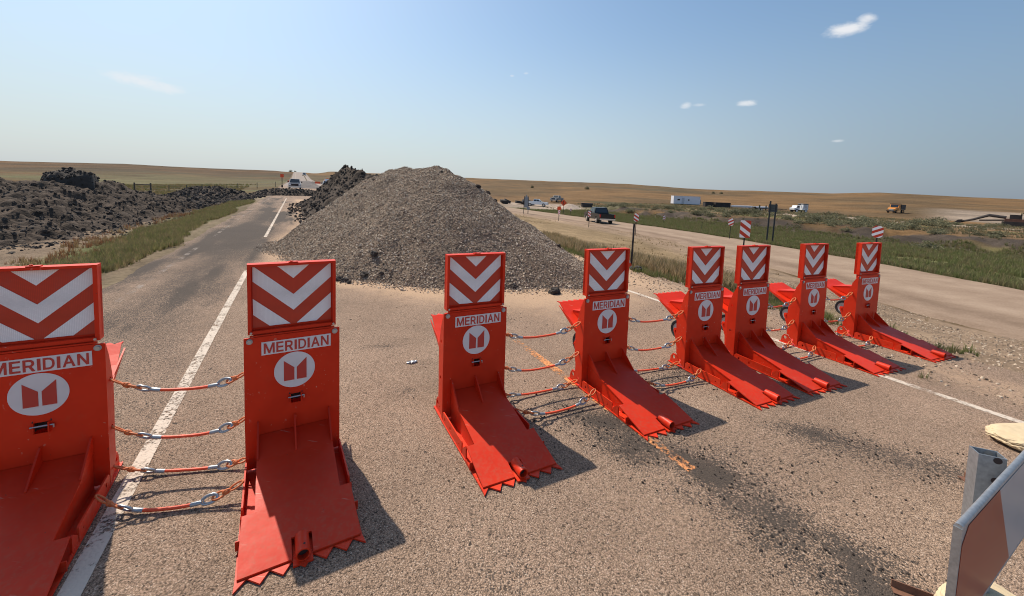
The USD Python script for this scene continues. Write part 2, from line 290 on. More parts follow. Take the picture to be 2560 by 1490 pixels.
def ground(s, o):
    """Height of the natural ground at road coordinates (arrays of one shape)."""
    s, o = np.broadcast_arrays(np.asarray(s, float), np.asarray(o, float))
    x, y = xy(s, o); r = np.hypot(x, y); az = np.degrees(np.arctan2(x, y))
    e = np.interp(az, SKYLINE[:, 0], SKYLINE[:, 1])
    crest = EYE[2] + 620 * np.tan(np.radians(e)) + 0.5 * (meshkit.noise(np.stack([az * 0.35, az * 0, az * 0], -1), 5) - .5)
    t = np.clip((r - 120) / 500, 0, 1); g = t * (0.45 + 0.55 * t)
    base = np.where(o > 0, -1.0, -1.15)
    far = base + (crest - base) * g - np.clip(r - 620, 0, None) * 0.012
    far = far + sstep((r - 130) / 80) * (1 - sstep((r - 420) / 180)) * 3.0 * (meshkit.fbm(np.stack([x / 90, y / 90, x * 0], -1), 3, 11) - .5)
    zrd = zr(s)
    # right side
    on, of, zd = det(s)
    k = sstep((s - 70) / 25); ob, ot = 58 + 3 * k, 69 + 40 * k
    wob = 5.0 * (meshkit.fbm(np.stack([s / 14, s * 0, s * 0 + 3.3], -1), 3, 21) - .5)
    ob, ot = ob + wob, ot + 1.4 * wob
    bot = np.minimum(-2.2, zd - 0.3)
    zc = np.select([o < on, o < of, o < of + 3, o < ob, o < ot, o >= ot],
                   [zrd * 0 + (-.06) + (zd + .06) * np.clip((o - 8.3) / np.maximum(on - 8.3, .5), 0, 1) ** 1.0, zd - .06 * (o - on) / (of - on),
                    zd - .06 - .34 * (o - of) / 3, zd - .4 + (bot - zd + .4) * np.clip((o - of - 3) / np.maximum(ob - of - 3, 1), 0, 1),
                    bot + (-1.0 - bot) * sstep((o - ob) / (ot - ob)) ** .8, -1.0 + .1 * sstep((o - ot) / 30)])
    bank = np.exp(-((o - (ob + .55 * (ot - ob))) / (.33 * (ot - ob))) ** 2) * (1 - .8 * k) * sstep((s + 15) / 20)
    P = np.stack([x / 2.6, y / 2.6, x * 0], -1)
    zc = zc + bank * (2.0 * (meshkit.fbm(P, 4, 31) - .5) + 0.9 * (np.abs(meshkit.fbm(P * .45, 3, 37) - .5) * 2 - .25))
    off_road = sstep((o - of - 1) / 4); zc = zc + off_road * .16 * (meshkit.fbm(np.stack([x / 1.3, y / 1.3, x * 0], -1), 3, 41) - .5)
    wr = sstep((np.hypot(s * .8, o * .55) - 72) / 60)
    zR = zc * (1 - wr) + far * wr
    # left side
    lo = -o
    zl = np.interp(lo, [3.2, 4.0, 6.0, 9.0, 20.0, 40.0], [-.06, -.12, -.34, -.42, -1.1, -1.2])
    zl = zl + sstep((lo - 5) / 3) * .14 * (meshkit.fbm(np.stack([x / 1.1, y / 1.1, x * 0], -1), 4, 43) - .5)
    wl = sstep((r - 70) / 60); zL = zl * (1 - wl) + far * wl
    z = np.where(o > 3, zR, zL)
    # the embankment of the climbing road beyond the works
    d = np.where(o > 3, o - 9, -4 - o)
    w = sstep((s - 70) / 40) * (1 - sstep((d - 2) / 38))
    z = z * (1 - w) + np.where(d > 0, zrd - .12 - .03 * np.clip(d, 0, 8), zrd - .12) * w
    core = (o > -3.35) & (o < 8.35)
    return np.where(core, zrd - .035, z)

def gz(x, y):
    s, o = so(np.asarray(x, float), np.asarray(y, float)); return ground(s, o)
def gz1(x, y): return float(gz(np.array([x]), np.array([y]))[0])

def grid_mesh(path, X, Y, Z, material, prim):
    ns, no = X.shape; i = np.arange(ns * no).reshape(ns, no)
    q = np.stack([i[:-1, :-1], i[1:, :-1], i[1:, 1:], i[:-1, 1:]], -1).reshape(-1, 4)
    # orientation: s along rows, o along columns -> normals up
    f = np.vstack([q[:, [0, 2, 1]], q[:, [0, 3, 2]]])
    v = np.stack([X, Y, Z], -1).reshape(-1, 3)
    m = usdkit.mesh(stage, path, (v, f), material, smooth=True)
    for name, arr in prim.items():
        arr = np.asarray(arr)
        if arr.ndim == 3: UsdGeom.PrimvarsAPI(m).CreatePrimvar(name, Sdf.ValueTypeNames.Color3fArray, 'vertex').Set(Vt.Vec3fArray.FromNumpy(arr.reshape(-1, 3).astype(np.float32)))
        else: UsdGeom.PrimvarsAPI(m).CreatePrimvar(name, Sdf.ValueTypeNames.FloatArray, 'vertex').Set(Vt.FloatArray.FromNumpy(arr.ravel().astype(np.float32)))
    return m.GetPrim()

def n2(x, y, sc, oct_=4, seed=0): return meshkit.fbm(np.stack([x / sc, y / sc, x * 0 + .37], -1), oct_, seed)

def pts_poly(pts, x, y):
    """Signed distance (positive inside) to a polygon given by points."""
    from shapely import points as spoints, distance, contains
    pg = Polygon(pts); p = spoints(np.c_[x.ravel(), y.ravel()])
    d = distance(pg.exterior, p); ins = contains(pg, p)
    return np.where(ins, d, -d).reshape(x.shape)

# ------------------------------------------------------------------ ground sheet
def ground_mat():
    n = {'g': ('geometry', {}), 'z': ('attribute', {'attribute': 'zone'}), 'gr': ('attribute', {'attribute': 'grassy'}),
         'n1': ('noise_texture', {'scale': 0.9, 'detail': 8.0, 'roughness': 0.68}), 'n2': ('noise_texture', {'scale': 9.0, 'detail': 6.0, 'roughness': 0.7}),
         'n0': ('noise_texture', {'scale': 0.055, 'detail': 9.0, 'roughness': 0.6}),
         'm1': ('map_range', {'from_min': 0.3, 'from_max': 0.7, 'to_min': 0.72, 'to_max': 1.28}), 'm2': ('map_range', {'from_min': 0.3, 'from_max': 0.7, 'to_min': 0.66, 'to_max': 1.34}),
         'm0': ('map_range', {'from_min': 0.3, 'from_max': 0.7, 'to_min': 0.66, 'to_max': 1.3}),
         'a': ('math', {'math_type': 'multiply'}), 'a2': ('math', {'math_type': 'multiply'}), 'c': ('vector_math', {'math_type': 'scale'}),
         'b': ('bump', {'strength': 0.7, 'distance': 0.12}), 'bs': ('math', {'math_type': 'add'}), 'p': ('principled_bsdf', {'roughness': 0.95, 'specular_ior_level': 0.1})}
    l = [('g.position', 'n1.vector'), ('g.position', 'n2.vector'), ('g.position', 'n0.vector'), ('n1.fac', 'm1.value'), ('n2.fac', 'm2.value'), ('n0.fac', 'm0.value'),
         ('m1.result', 'a.value1'), ('m2.result', 'a.value2'), ('a.value', 'a2.value1'), ('m0.result', 'a2.value2'), ('z.color', 'c.vector1'), ('a2.value', 'c.scale'), ('c.vector', 'p.base_color'),
         ('n1.fac', 'bs.value1'), ('n2.fac', 'bs.value2'), ('bs.value', 'b.height'), ('b.normal', 'p.normal')]
    return usdkit.material(stage, '/World/Looks/prairie_ground', n, l, surface='p.BSDF')

O_ST = np.unique(np.r_[-np.geomspace(130, 3500, 40), np.arange(-130, -40, 3.0), np.arange(-40, -14, 1.0), np.arange(-14, -3.4, .35), -3.35, 8.35, 2.5, np.arange(8.7, 20, .45), np.arange(20, 95, .7), np.arange(95, 220, 2.0), np.geomspace(220, 4000, 44)])
SS, OO = np.meshgrid(S_ST, O_ST, indexing='ij')
GX, GY = xy(SS, OO); GZ = ground(SS, OO)
C_HILL, C_HILL2, C_GREEN, C_DIRT, C_BANK, C_PALE, C_TAN = map(np.array, [(.168, .100, .046), (.118, .078, .040), (.098, .108, .040), (.235, .172, .122), (.072, .057, .046), (.345, .275, .215), (.30, .215, .145)])
def lerp(a, b, t): return a * (1 - t[..., None]) + b * t[..., None]
R_, AZ_ = np.hypot(GX, GY), np.degrees(np.arctan2(GX, GY))
big, mid, fine = n2(GX, GY, 60, 5, 51), n2(GX, GY, 12, 4, 53), n2(GX, GY, 2.5, 3, 55)
col = lerp(np.broadcast_to(C_HILL, GX.shape + (3,)), C_HILL2, sstep((big - .42) / .14))
col = lerp(col, np.array((.085, .074, .046)), sstep((n2(GX, GY * 1.0, 130, 6, 52) - .53) / .1) * sstep((R_ - 150) / 80) * .55)
col = np.where((OO < 3)[..., None], col * np.array((.70, .69, .74)), col)
on_, of_, zd_ = det(SS)
left = OO < 3
col = np.where(left[..., None], lerp(col, C_GREEN * 1.15 + .02, sstep((mid + big - .86) / .25) * sstep((300 - R_) / 160) * .75), col)
col = lerp(col, np.array((.115, .10, .052)), left * sstep((R_ - 60) / 60) * sstep((420 - R_) / 200) * sstep((n2(GX, GY, 40, 4, 57) - .42) / .15) * .8)
# left: dirt ground between the verge and the clay, green verge itself
verge = left * sstep((-OO - 3.35) / .5) * sstep((6.3 + .8 * (mid - .5) * 2 - (-OO)) / .9) * sstep((46 - SS) / 8)
dirt_l = left * sstep((-OO - 5.2) / 1.0) * sstep((24 + OO) / 8) * sstep((70 - SS) / 15)
col = lerp(col, C_DIRT * .82, dirt_l * .95)
col = lerp(col, C_GREEN, verge * .85)
col = lerp(col, C_DIRT * .9, left * sstep((-OO - 3.2) / .2) * sstep((3.9 + .5 * (fine - .5) - (-OO)) / .4) * .8)
# right: gravel shoulder, dry slope, detour, green ditch, dark bank, yard
kk = sstep((SS - 70) / 25); nearR = (1 - left) * sstep((130 - R_) / 30)
slope = (1 - left) * (OO < on_)
col = lerp(col, C_TAN * .95, slope * sstep((85 - SS) / 20) * 1.0)
col = lerp(col, np.array((.23, .165, .085)), slope * sstep((OO - 8.6) / 1.5) * sstep((on_ - 3.0 - OO) / 3) * sstep((SS - 2) / 4) * sstep((mid - .3) / .2) * .7)
detm = sstep((OO - on_ + .6 + .8 * (fine - .5)) / .8) * sstep((of_ - OO + .3 + .7 * (fine - .5)) / .6) * sstep((150 - SS) / 10)
ditch = (1 - left) * sstep((OO - of_ - .1) / .6) * sstep((64 - OO) / 6) * sstep((105 - SS) / 25)
col = lerp(col, C_GREEN * (1.0) + .006, ditch * (.55 + .45 * sstep((mid - .32) / .2)))
bankm = (1 - left) * np.exp(-((OO - 64 - 6 * kk) / 7.5) ** 2) * (1 - .75 * kk) * sstep((n2(GX, GY, 5, 4, 61) - .33) / .16)
col = lerp(col, C_BANK, np.clip(bankm * 1.1, 0, 1))
flat = (1 - left) * sstep((OO - 70) / 6) * sstep((125 - OO) / 25) * sstep((110 - R_) / 10) * sstep((SS + 40) / 20)
col = lerp(col, np.where((n2(GX, GY, 7, 4, 63) > .52)[..., None], C_GREEN * 1.25, np.array((.19, .125, .072))), flat * .75)
yard = (1 - left) * sstep((R_ - 96 + 8 * (mid - .5)) / 5) * sstep((124 + 10 * (mid - .5) - R_) / 8) * sstep((AZ_ + 4) / 4) * sstep((n2(GX, GY, 22, 3, 65) - .30) / .1)
yard *= 1 - .9 * sstep((AZ_ - 12) / 4) * sstep((30 - AZ_) / 4)
col = lerp(col, C_PALE * .95, yard)
pad = sstep((AZ_ - 44.5) / 4) * sstep((R_ - 135 + 30 * (mid - .5)) / 12) * sstep((260 + 50 * (mid - .5) - R_) / 30)
col = lerp(col, C_PALE * .8, pad * .85)
shrubz = (1 - left) * sstep((R_ - 92) / 6) * sstep((150 - R_) / 10) * sstep((AZ_ - 7) / 5) * sstep((30 - AZ_) / 4)
col = lerp(col, np.array((.085, .085, .045)), shrubz * sstep((n2(GX, GY, 6, 3, 67) - .4) / .1) * .8)
pale_l = left * np.exp(-((SS - 52) / 8) ** 2 - ((OO + 9) / 5) ** 2)
col = lerp(col, C_PALE * .85, np.clip(pale_l * 1.2, 0, 1) * .8)
g = grid_mesh('/World/ground', GX, GY, GZ, ground_mat(), {'zone': col})
setd(g, 'rolling dry prairie ground with green ditch and eroded bank', kind='structure')

# ------------------------------------------------------------------ asphalt road with its marks
def blob(x, y, cx, cy, ang, a, b):
    c, s_ = math.cos(ang), math.sin(ang); u = (x - cx) * c + (y - cy) * s_; v = -(x - cx) * s_ + (y - cy) * c
    return np.exp(-(u / a) ** 2 - (v / b) ** 2)

HEAP_TOE = [(-7.5, 12.9), (-7.0, 11.7), (-5.94, 10.75), (-4.9, 9.6), (-3.8, 8.75), (-2.1, 8.05), (-1, 7.95), (.4, 8.2), (1.5, 8.5), (2.0, 9.5), (2.2, 11.5), (1.4, 14), (-.8, 16.6), (-4, 17.8), (-7, 16.2)]

def road_mat():
    n = {'g': ('geometry', {}), 'st': ('attribute', {'attribute': 'stain'}), 'sa': ('attribute', {'attribute': 'sand'}), 'fr': ('attribute', {'attribute': 'fresh'}),
         'v': ('voronoi_texture', {'scale': 125.0, 'randomness': 1.0}), 'v2': ('voronoi_texture', {'scale': 105.0, 'randomness': 1.0}),
         'sep': ('separate_color', {}), 'ramp': ('rgb_ramp', {'ramp': [(0.0, (.085, .062, .048)), (.06, (.19, .136, .10)), (.20, (.36, .252, .180)), (.62, (.425, .298, .215)), (.90, (.49, .352, .26)), (1.0, (.62, .48, .375))]}),
         'edge': ('map_range', {'range_type': 'smoothstep', 'from_min': 0.34, 'from_max': 0.72, 'to_min': 1.0, 'to_max': 0.52}),
         'c1': ('vector_math', {'math_type': 'scale'}),
         'nl': ('noise_texture', {'scale': 0.8, 'detail': 7.0, 'roughness': 0.6}), 'ml': ('map_range', {'from_min': 0.3, 'from_max': 0.7, 'to_min': 0.70, 'to_max': 1.02}), 'c2': ('vector_math', {'math_type': 'scale'}),
         'nf': ('noise_texture', {'scale': 26.0, 'detail': 8.0, 'roughness': 0.78}), 'nf2': ('noise_texture', {'scale': 4.0, 'detail': 6.0, 'roughness': 0.7}),
         'sm': ('math', {'math_type': 'multiply_add', 'value2': 0.85, 'value3': -.43}), 'sm2': ('math', {'math_type': 'multiply_add', 'value2': 0.5, 'value3': -.25}), 'sadd': ('math', {'math_type': 'add'}), 'sadd2': ('math', {'math_type': 'add'}),
         'sg': ('math', {'math_type': 'multiply_add', 'value2': 0.75, 'value3': -.375}), 'sg2': ('math', {'math_type': 'add'}),
         'sr': ('map_range', {'range_type': 'smoothstep', 'from_min': 0.36, 'from_max': 0.62, 'to_min': 0.0, 'to_max': 0.88}),
         'sx': ('mix_color', {'b': (.050, .044, .040)}),
         'aadd': ('math', {'math_type': 'add'}), 'ar': ('map_range', {'range_type': 'smoothstep', 'from_min': 0.30, 'from_max': 0.75, 'to_min': 0.0, 'to_max': 0.92}),
         'ax': ('mix_color', {'b': (.47, .325, .215)}),
         'nc': ('noise_texture', {'scale': 14.0, 'detail': 3.0}), 'cr': ('map_range', {'range_type': 'smoothstep', 'from_min': 0.70, 'from_max': 0.74, 'to_min': 0.0, 'to_max': 0.85}), 'cx': ('mix_color', {'b': (.03, .028, .027)}),
         'fx': ('mix_color', {'b': (.25, .22, .20)}),
         'bh': ('math', {'math_type': 'multiply', 'value2': -1.0}), 'b': ('bump', {'strength': 0.85, 'distance': 0.006}), 'b2': ('bump', {'strength': 0.35, 'distance': 0.02}),
         'p': ('principled_bsdf', {'roughness': 0.9, 'specular_ior_level': 0.15})}
    l = [('g.position', 'v.vector'), ('g.position', 'v2.vector'), ('v.color', 'sep.color'), ('sep.r', 'ramp.fac'), ('v.distance', 'edge.value'), ('ramp.color', 'c1.vector1'), ('edge.result', 'c1.scale'),
         ('g.position', 'nl.vector'), ('nl.fac', 'ml.value'), ('c1.vector', 'c2.vector1'), ('ml.result', 'c2.scale'),
         ('g.position', 'nf.vector'), ('g.position', 'nf2.vector'), ('nf.fac', 'sm.value1'), ('nf2.fac', 'sm2.value1'), ('sm.value', 'sadd.value1'), ('sm2.value', 'sadd.value2'),
         ('sadd.value', 'sadd2.value1'), ('st.fac', 'sadd2.value2'), ('sep.g', 'sg.value1'), ('sadd2.value', 'sg2.value1'), ('sg.value', 'sg2.value2'), ('sg2.value', 'sr.value'), ('sr.result', 'sx.fac'),
         ('sadd.value', 'aadd.value1'), ('sa.fac', 'aadd.value2'), ('aadd.value', 'ar.value'), ('ar.result', 'ax.fac'), ('c2.vector', 'ax.a'), ('ax.result', 'sx.a'),
         ('g.position', 'nc.vector'), ('nc.fac', 'cr.value'), ('cr.result', 'cx.fac'), ('sx.result', 'cx.a'), ('fr.fac', 'fx.fac'), ('cx.result', 'fx.a'), ('fx.result', 'p.base_color'),
         ('v.distance', 'bh.value1'), ('nf.fac', 'b2.height'), ('b2.normal', 'b.normal'), ('bh.value', 'b.height'), ('b.normal', 'p.normal')]
    return usdkit.material(stage, '/World/Looks/chip_seal_asphalt', n, l, surface='p.BSDF')
ROADMAT = road_mat()
RS = np.unique(np.r_[S_ST[(S_ST >= -30) & (S_ST <= 1200)], np.arange(-6, 20, .07), np.arange(20, 62, .25)])
RO = np.r_[np.arange(-3.3, 8.25, .09), 8.3]
RSS, ROO = np.meshgrid(RS, RO, indexing='ij')
ragL = -3.0 + .55 * (n2(RS, RS * 0, 1.3, 4, 71) - .5); ragR = 8.2 + .5 * (n2(RS, RS * 0, 1.1, 4, 73) - .5)
ROO = ragL[:, None] + (ragR - ragL)[:, None] * (RO - RO[0])[None, :] / (RO[-1] - RO[0])
RX, RY = xy(RSS, ROO); RZ = zr(RSS) + .012 * 0
nS = n2(RX, RY, .8, 4, 75); nT = meshkit.fbm(np.stack([RSS / 3.5, ROO / .5, RSS * 0], -1), 4, 77)
nF = n2(RX, RY, .32, 4, 76)
stain = .08 + .42 * (n2(RX, RY, 1.7, 5, 79) - .5)
for cx, cy, ang, a, b, amt in [(1.35, 3.1, -.45, .85, .26, .62), (1.0, 3.55, -.2, .7, .2, .5), (1.6, 2.65, -.7, .95, .26, .60), (1.95, 2.05, -.85, .75, .24, .5), (2.3, 1.7, -.8, .5, .2, .4), (3.35, 3.1, -.35, .75, .24, .52), (2.9, 3.45, -.3, .5, .16, .4), (2.3, 3.1, -.3, .5, .12, .22),
                               (1.95, 4.45, .4, .55, .14, .62), (2.2, 4.75, .3, .3, .2, .55), (3.4, 4.7, .3, .6, .15, .35), (-.55, 6.1, .25, .45, .13, .5), (-.9, 6.5, .1, .3, .1, .4), (-1.6, 5.0, .2, .25, .08, .4), (-.95, 3.9, 0, .18, .1, .25), (-1.1, 5.9, 0, .12, .05, .4), (-.6, 5.0, .1, .2, .12, .3),
                               (-1.0, 4.6, .2, .1, .05, .3), (.75, 4.0, .6, .5, .14, .4), (-2.6, 4.3, .2, .5, .15, .25), (4.9, 5.3, .3, .6, .2, .35), (.2, 1.9, -.5, .5, .2, .2)]:
    stain += amt * blob(RX, RY, cx, cy, ang, a, b) * np.clip(.25 + 2.6 * (nF - .25), 0, 1.5)
lane = np.exp(-((ROO + 1.9) / .55) ** 2) * .50 + np.exp(-((ROO - .2) / .6) ** 2) * .22
stain += .17 * sstep((-.55 - ROO) / .6) * sstep((RSS - 1.5) / 3) * (.6 + .9 * (nT - .15)) * sstep((58 - RSS) / 6)
stain += .20 * sstep((nT - .52) / .10) * (ROO < -.4) * sstep((RSS - 4) / 3) * sstep((40 - RSS) / 10)
stain += lane * sstep((RSS - 4.5) / 5) * sstep((50 - RSS) / 12) * (.5 + nT)
stain += .75 * np.exp(-((RSS - 18.5) / 2.6) ** 2 - ((ROO + 1.5) / 1.0) ** 2) + .5 * np.exp(-((RSS - 14.0) / 1.8) ** 2 - ((ROO + 1.0) / 1.1) ** 2) + .35 * np.exp(-((RSS - 25) / 3) ** 2 - ((ROO + .6) / 1.4) ** 2)
stain += .45 * sstep((nT - .6) / .12) * sstep((RSS - 9) / 3) * sstep((58 - RSS) / 5) * (ROO < 1.5)
stain += .3 * np.exp(-((RSS - 60) / 4) ** 2)
stain += .35 * np.exp(-((ROO + 2.7) / .25) ** 2) * sstep((RSS - 6) / 4) * sstep((n2(RX, RY, 1.2, 3, 81) - .45) / .1)
hd = -pts_poly(HEAP_TOE, RX, RY)
sand = .05 + .50 * (n2(RX, RY, 2.3, 5, 85) - .5) + 1.15 * np.exp(-np.clip(hd, 0, None) / 1.0) * (.65 + .7 * (nS - .3)) - .0
sand += .75 * np.exp(-((ROO - .3 - .9 * (nS - .5)) / .85) ** 2) * sstep((RSS - 9.5) / 3.5) * sstep((55 - RSS) / 10) * (.5 + .7 * nS)
sand += .35 * np.exp(-((ROO - 7.3) / .8) ** 2)
sand *= 1 - .75 * sstep((-.7 - ROO) / .5)
sand += .25 * np.exp(-((ROO - 4.5) / 2.0) ** 2) * sstep((9 - RSS) / 3)
fresh = sstep((RSS - 95) / 25) * .8
stain = stain * (1 - fresh); sand = sand * (1 - fresh)
r = grid_mesh('/World/asphalt_road', RX, RY, RZ, ROADMAT, {'stain': stain, 'sand': sand, 'fresh': fresh})
setd(r, 'worn chip sealed two lane highway running straight to the horizon', kind='structure')

def line_mat(name, color, wear):
    n = {'g': ('geometry', {}), 'v': ('voronoi_texture', {'scale': 62.0}), 'sep': ('separate_color', {}), 'nf': ('noise_texture', {'scale': 30.0, 'detail': 8.0, 'roughness': 0.8}),
         'n3': ('noise_texture', {'scale': 3.0, 'detail': 4.0}), 'ad': ('math', {'math_type': 'multiply_add', 'value2': 0.55, 'value3': 0.0}), 'ad2': ('math', {'math_type': 'add'}),
         'r': ('map_range', {'range_type': 'smoothstep', 'from_min': wear, 'from_max': wear + .10, 'to_min': 1.0, 'to_max': 0.0}),
         'p': ('principled_bsdf', {'base_color': color, 'roughness': 0.85, 'specular_ior_level': 0.2}), 't': ('transparent_bsdf', {}), 'm': ('mix_closure', {}),
         'bh': ('math', {'math_type': 'multiply', 'value2': -1.0}), 'b': ('bump', {'strength': 0.6, 'distance': 0.005})}
    l = [('g.position', 'v.vector'), ('g.position', 'nf.vector'), ('g.position', 'n3.vector'), ('n3.fac', 'ad.value1'), ('nf.fac', 'ad2.value1'), ('ad.value', 'ad2.value2'), ('ad2.value', 'r.value'), ('r.result', 'm.fac'), ('t.BSDF', 'm.closure1'), ('p.BSDF', 'm.closure2'),
         ('v.distance', 'bh.value1'), ('bh.value', 'b.height'), ('b.normal', 'p.normal')]
    return usdkit.material(stage, f'/World/Looks/{name}', n, l, surface='m.closure')

def strip(name, label, segs, o0, w, material, lift=.004):
    vs, fs = [], []
    for a, b in segs:
        st = np.unique(np.r_[a, b, S_ST[(S_ST > a) & (S_ST < b)], np.arange(a, min(b, 40), .25)]); k = len(vs) and sum(len(v) for v in vs)
        jag = .012 * (n2(st, st * 0, .35, 3, 83) - .5)
        x0, y0 = xy(st, o0 - w / 2 + jag); x1, y1 = xy(st, o0 + w / 2 + jag); z = zr(st) + lift
        v = np.empty((2 * len(st), 3)); v[0::2] = np.c_[x0, y0, z]; v[1::2] = np.c_[x1, y1, z]; vs.append(v)
        i = np.arange(len(st) - 1) * 2 + (k or 0); fs += [np.c_[i, i + 1, i + 3], np.c_[i, i + 3, i + 2]]
    return obj(name, (np.vstack(vs), np.vstack(fs)), material, label=label, kind='structure')
WLINE = line_mat('worn_white_line_paint', (.56, .48, .40), 0.775)
WLINE2 = line_mat('worn_right_line_paint', (.56, .48, .40), 0.79)
OLINE = line_mat('faded_orange_line_paint', (.62, .27, .11), 0.70)
strip('road_marking', 'worn white line between the two leftmost barriers running up the road', [(-6, 10.6), (16.6, 50), (66, 600)], OL, .10, WLINE)
strip('road_marking', 'long white line on the right past the far barriers', [(-8, 8.6), (66, 600)], OR, .10, WLINE2)
strip('road_marking', 'broken faded orange centre line between the barriers', [(1.86, 2.42), (2.75, 4.7)], OC, .10, OLINE)
strip('road_marking', 'faint old pale edge line near the left grass verge', [(5.5, 7.5), (8.5, 14.5), (17, 21), (23, 33), (36, 50)], -2.55, .10, line_mat('faint_old_line_paint', (.34, .29, .25), 0.655))

# detour road: a gravel sheet just above the ground
def detour_mat():
    n = {'g': ('geometry', {}), 'a': ('attribute', {'attribute': 'tone'}), 'n1': ('noise_texture', {'scale': 1.1, 'detail': 8.0, 'roughness': 0.65}), 'n2': ('noise_texture', {'scale': 22.0, 'detail': 5.0, 'roughness': 0.75}),
         'm': ('math', {'math_type': 'multiply_add', 'value2': 0.9, 'value3': -.45}), 'm2': ('math', {'math_type': 'multiply_add', 'value2': 1.3, 'value3': -.65}), 's': ('math', {'math_type': 'add'}), 's2': ('math', {'math_type': 'add'}),
         'r': ('rgb_ramp', {'ramp': [(0.1, (.17, .118, .083)), (.45, (.245, .176, .127)), (.75, (.305, .226, .165)), (1.0, (.36, .28, .21))]}), 'b': ('bump', {'strength': 0.6, 'distance': 0.03}), 'p': ('principled_bsdf', {'roughness': 0.95, 'specular_ior_level': 0.1})}
    l = [('g.position', 'n1.vector'), ('g.position', 'n2.vector'), ('n1.fac', 'm.value1'), ('n2.fac', 'm2.value1'), ('m.value', 's.value1'), ('m2.value', 's.value2'), ('s.value', 's2.value1'), ('a.fac', 's2.value2'), ('s2.value', 'r.fac'), ('r.color', 'p.base_color'), ('n2.fac', 'b.height'), ('b.normal', 'p.normal')]
    return usdkit.material(stage, '/World/Looks/detour_gravel', n, l, surface='p.BSDF')
ds = S_ST[(S_ST >= -30) & (S_ST <= 150)]; dt_ = np.linspace(0, 1, 34)
don, dof, dz = det(ds)
lo_ = don - .2 + 1.4 * (n2(ds, ds * 0, 2.2, 3, 91) - .5); hi_ = dof + .1 + .8 * (n2(ds, ds * 0, 1.6, 3, 93) - .5)
DS = np.repeat(ds[:, None], 34, 1); DO = lo_[:, None] + (hi_ - lo_)[:, None] * dt_[None]
DX, DY = xy(DS, DO); DZ = ground(DS, DO) - .03 + .085 * sstep(np.minimum(dt_, 1 - dt_)[None] / .06) + .035 * (n2(DX_ := xy(DS, DO)[0], xy(DS, DO)[1], 1.1, 3, 99) - .5)
tone = .55 - .30 * np.exp(-((dt_[None] - .22) / .06) ** 2) * (.5 + n2(DX, DY, 3, 3, 95)) + .2 * np.exp(-((dt_[None] - .40) / .08) ** 2) + .14 * np.exp(-((dt_[None] - .75) / .1) ** 2) + .25 * (n2(DX, DY, 2, 4, 97) - .5) - .1 * (dt_[None] < .08)
dr = grid_mesh('/World/detour_road', DX, DY, DZ, detour_mat(), {'tone': tone + 0 * DX})
setd(dr, 'pale gravel detour road curving past the works on the right', kind='structure')

# ------------------------------------------------------------------ heaps
def rock(seed, subdiv=0, rough=.28, squash=(1, .8, .6)):
    g = np.random.default_rng(seed); m = trimesh.creation.icosphere(subdivisions=subdiv, radius=.5)
    v = m.vertices * (1 + rough * (g.random((len(m.vertices), 1)) - .5) * 2) * np.array(squash)
    return trimesh.Trimesh(v, m.faces, process=False)

def protos(path, meshes, mats):
    out = []
    for i, (m, mt) in enumerate(zip(meshes, mats)):
        p = f'{path}/proto_{i:03d}'; usdkit.mesh(stage, p, m, mt); out.append(Sdf.Path(p))
    return out

def instancer(name, P, scale, meshes, mats, quat=None, parent=None, label=None, cat=None, kind='stuff', seed=1, pick=None, tilt=True):
    g = np.random.default_rng(seed); n = len(P); pp = '/World' if parent is None else str(parent.GetPath())
    path = f'{pp}/{numbered(pp, name)}'
    pi = UsdGeom.PointInstancer.Define(stage, path)
    pi.CreatePrototypesRel().SetTargets(protos(path, meshes, mats))
    pi.CreateProtoIndicesAttr(Vt.IntArray.FromNumpy((g.integers(0, len(meshes), n) if pick is None else pick).astype(np.int32)))
    pi.CreatePositionsAttr(Vt.Vec3fArray.FromNumpy(np.asarray(P, np.float32)))
    sc = np.asarray(scale, float); sc = np.repeat(sc[:, None], 3, 1) if sc.ndim == 1 else sc
    pi.CreateScalesAttr(Vt.Vec3fArray.FromNumpy(sc.astype(np.float32)))
    if tilt: q = g.normal(size=(n, 4)); q /= np.linalg.norm(q, axis=1, keepdims=True)
    else:
        a = g.random(n) * 2 * PI; q = np.c_[np.cos(a / 2), g.normal(size=n) * .05, g.normal(size=n) * .05, np.sin(a / 2)]; q /= np.linalg.norm(q, axis=1, keepdims=True)
    pi.CreateOrientationsAttr(Vt.QuathArray([Gf.Quath(*map(float, k)) for k in q]))
    return setd(pi.GetPrim(), label, cat, None, kind)

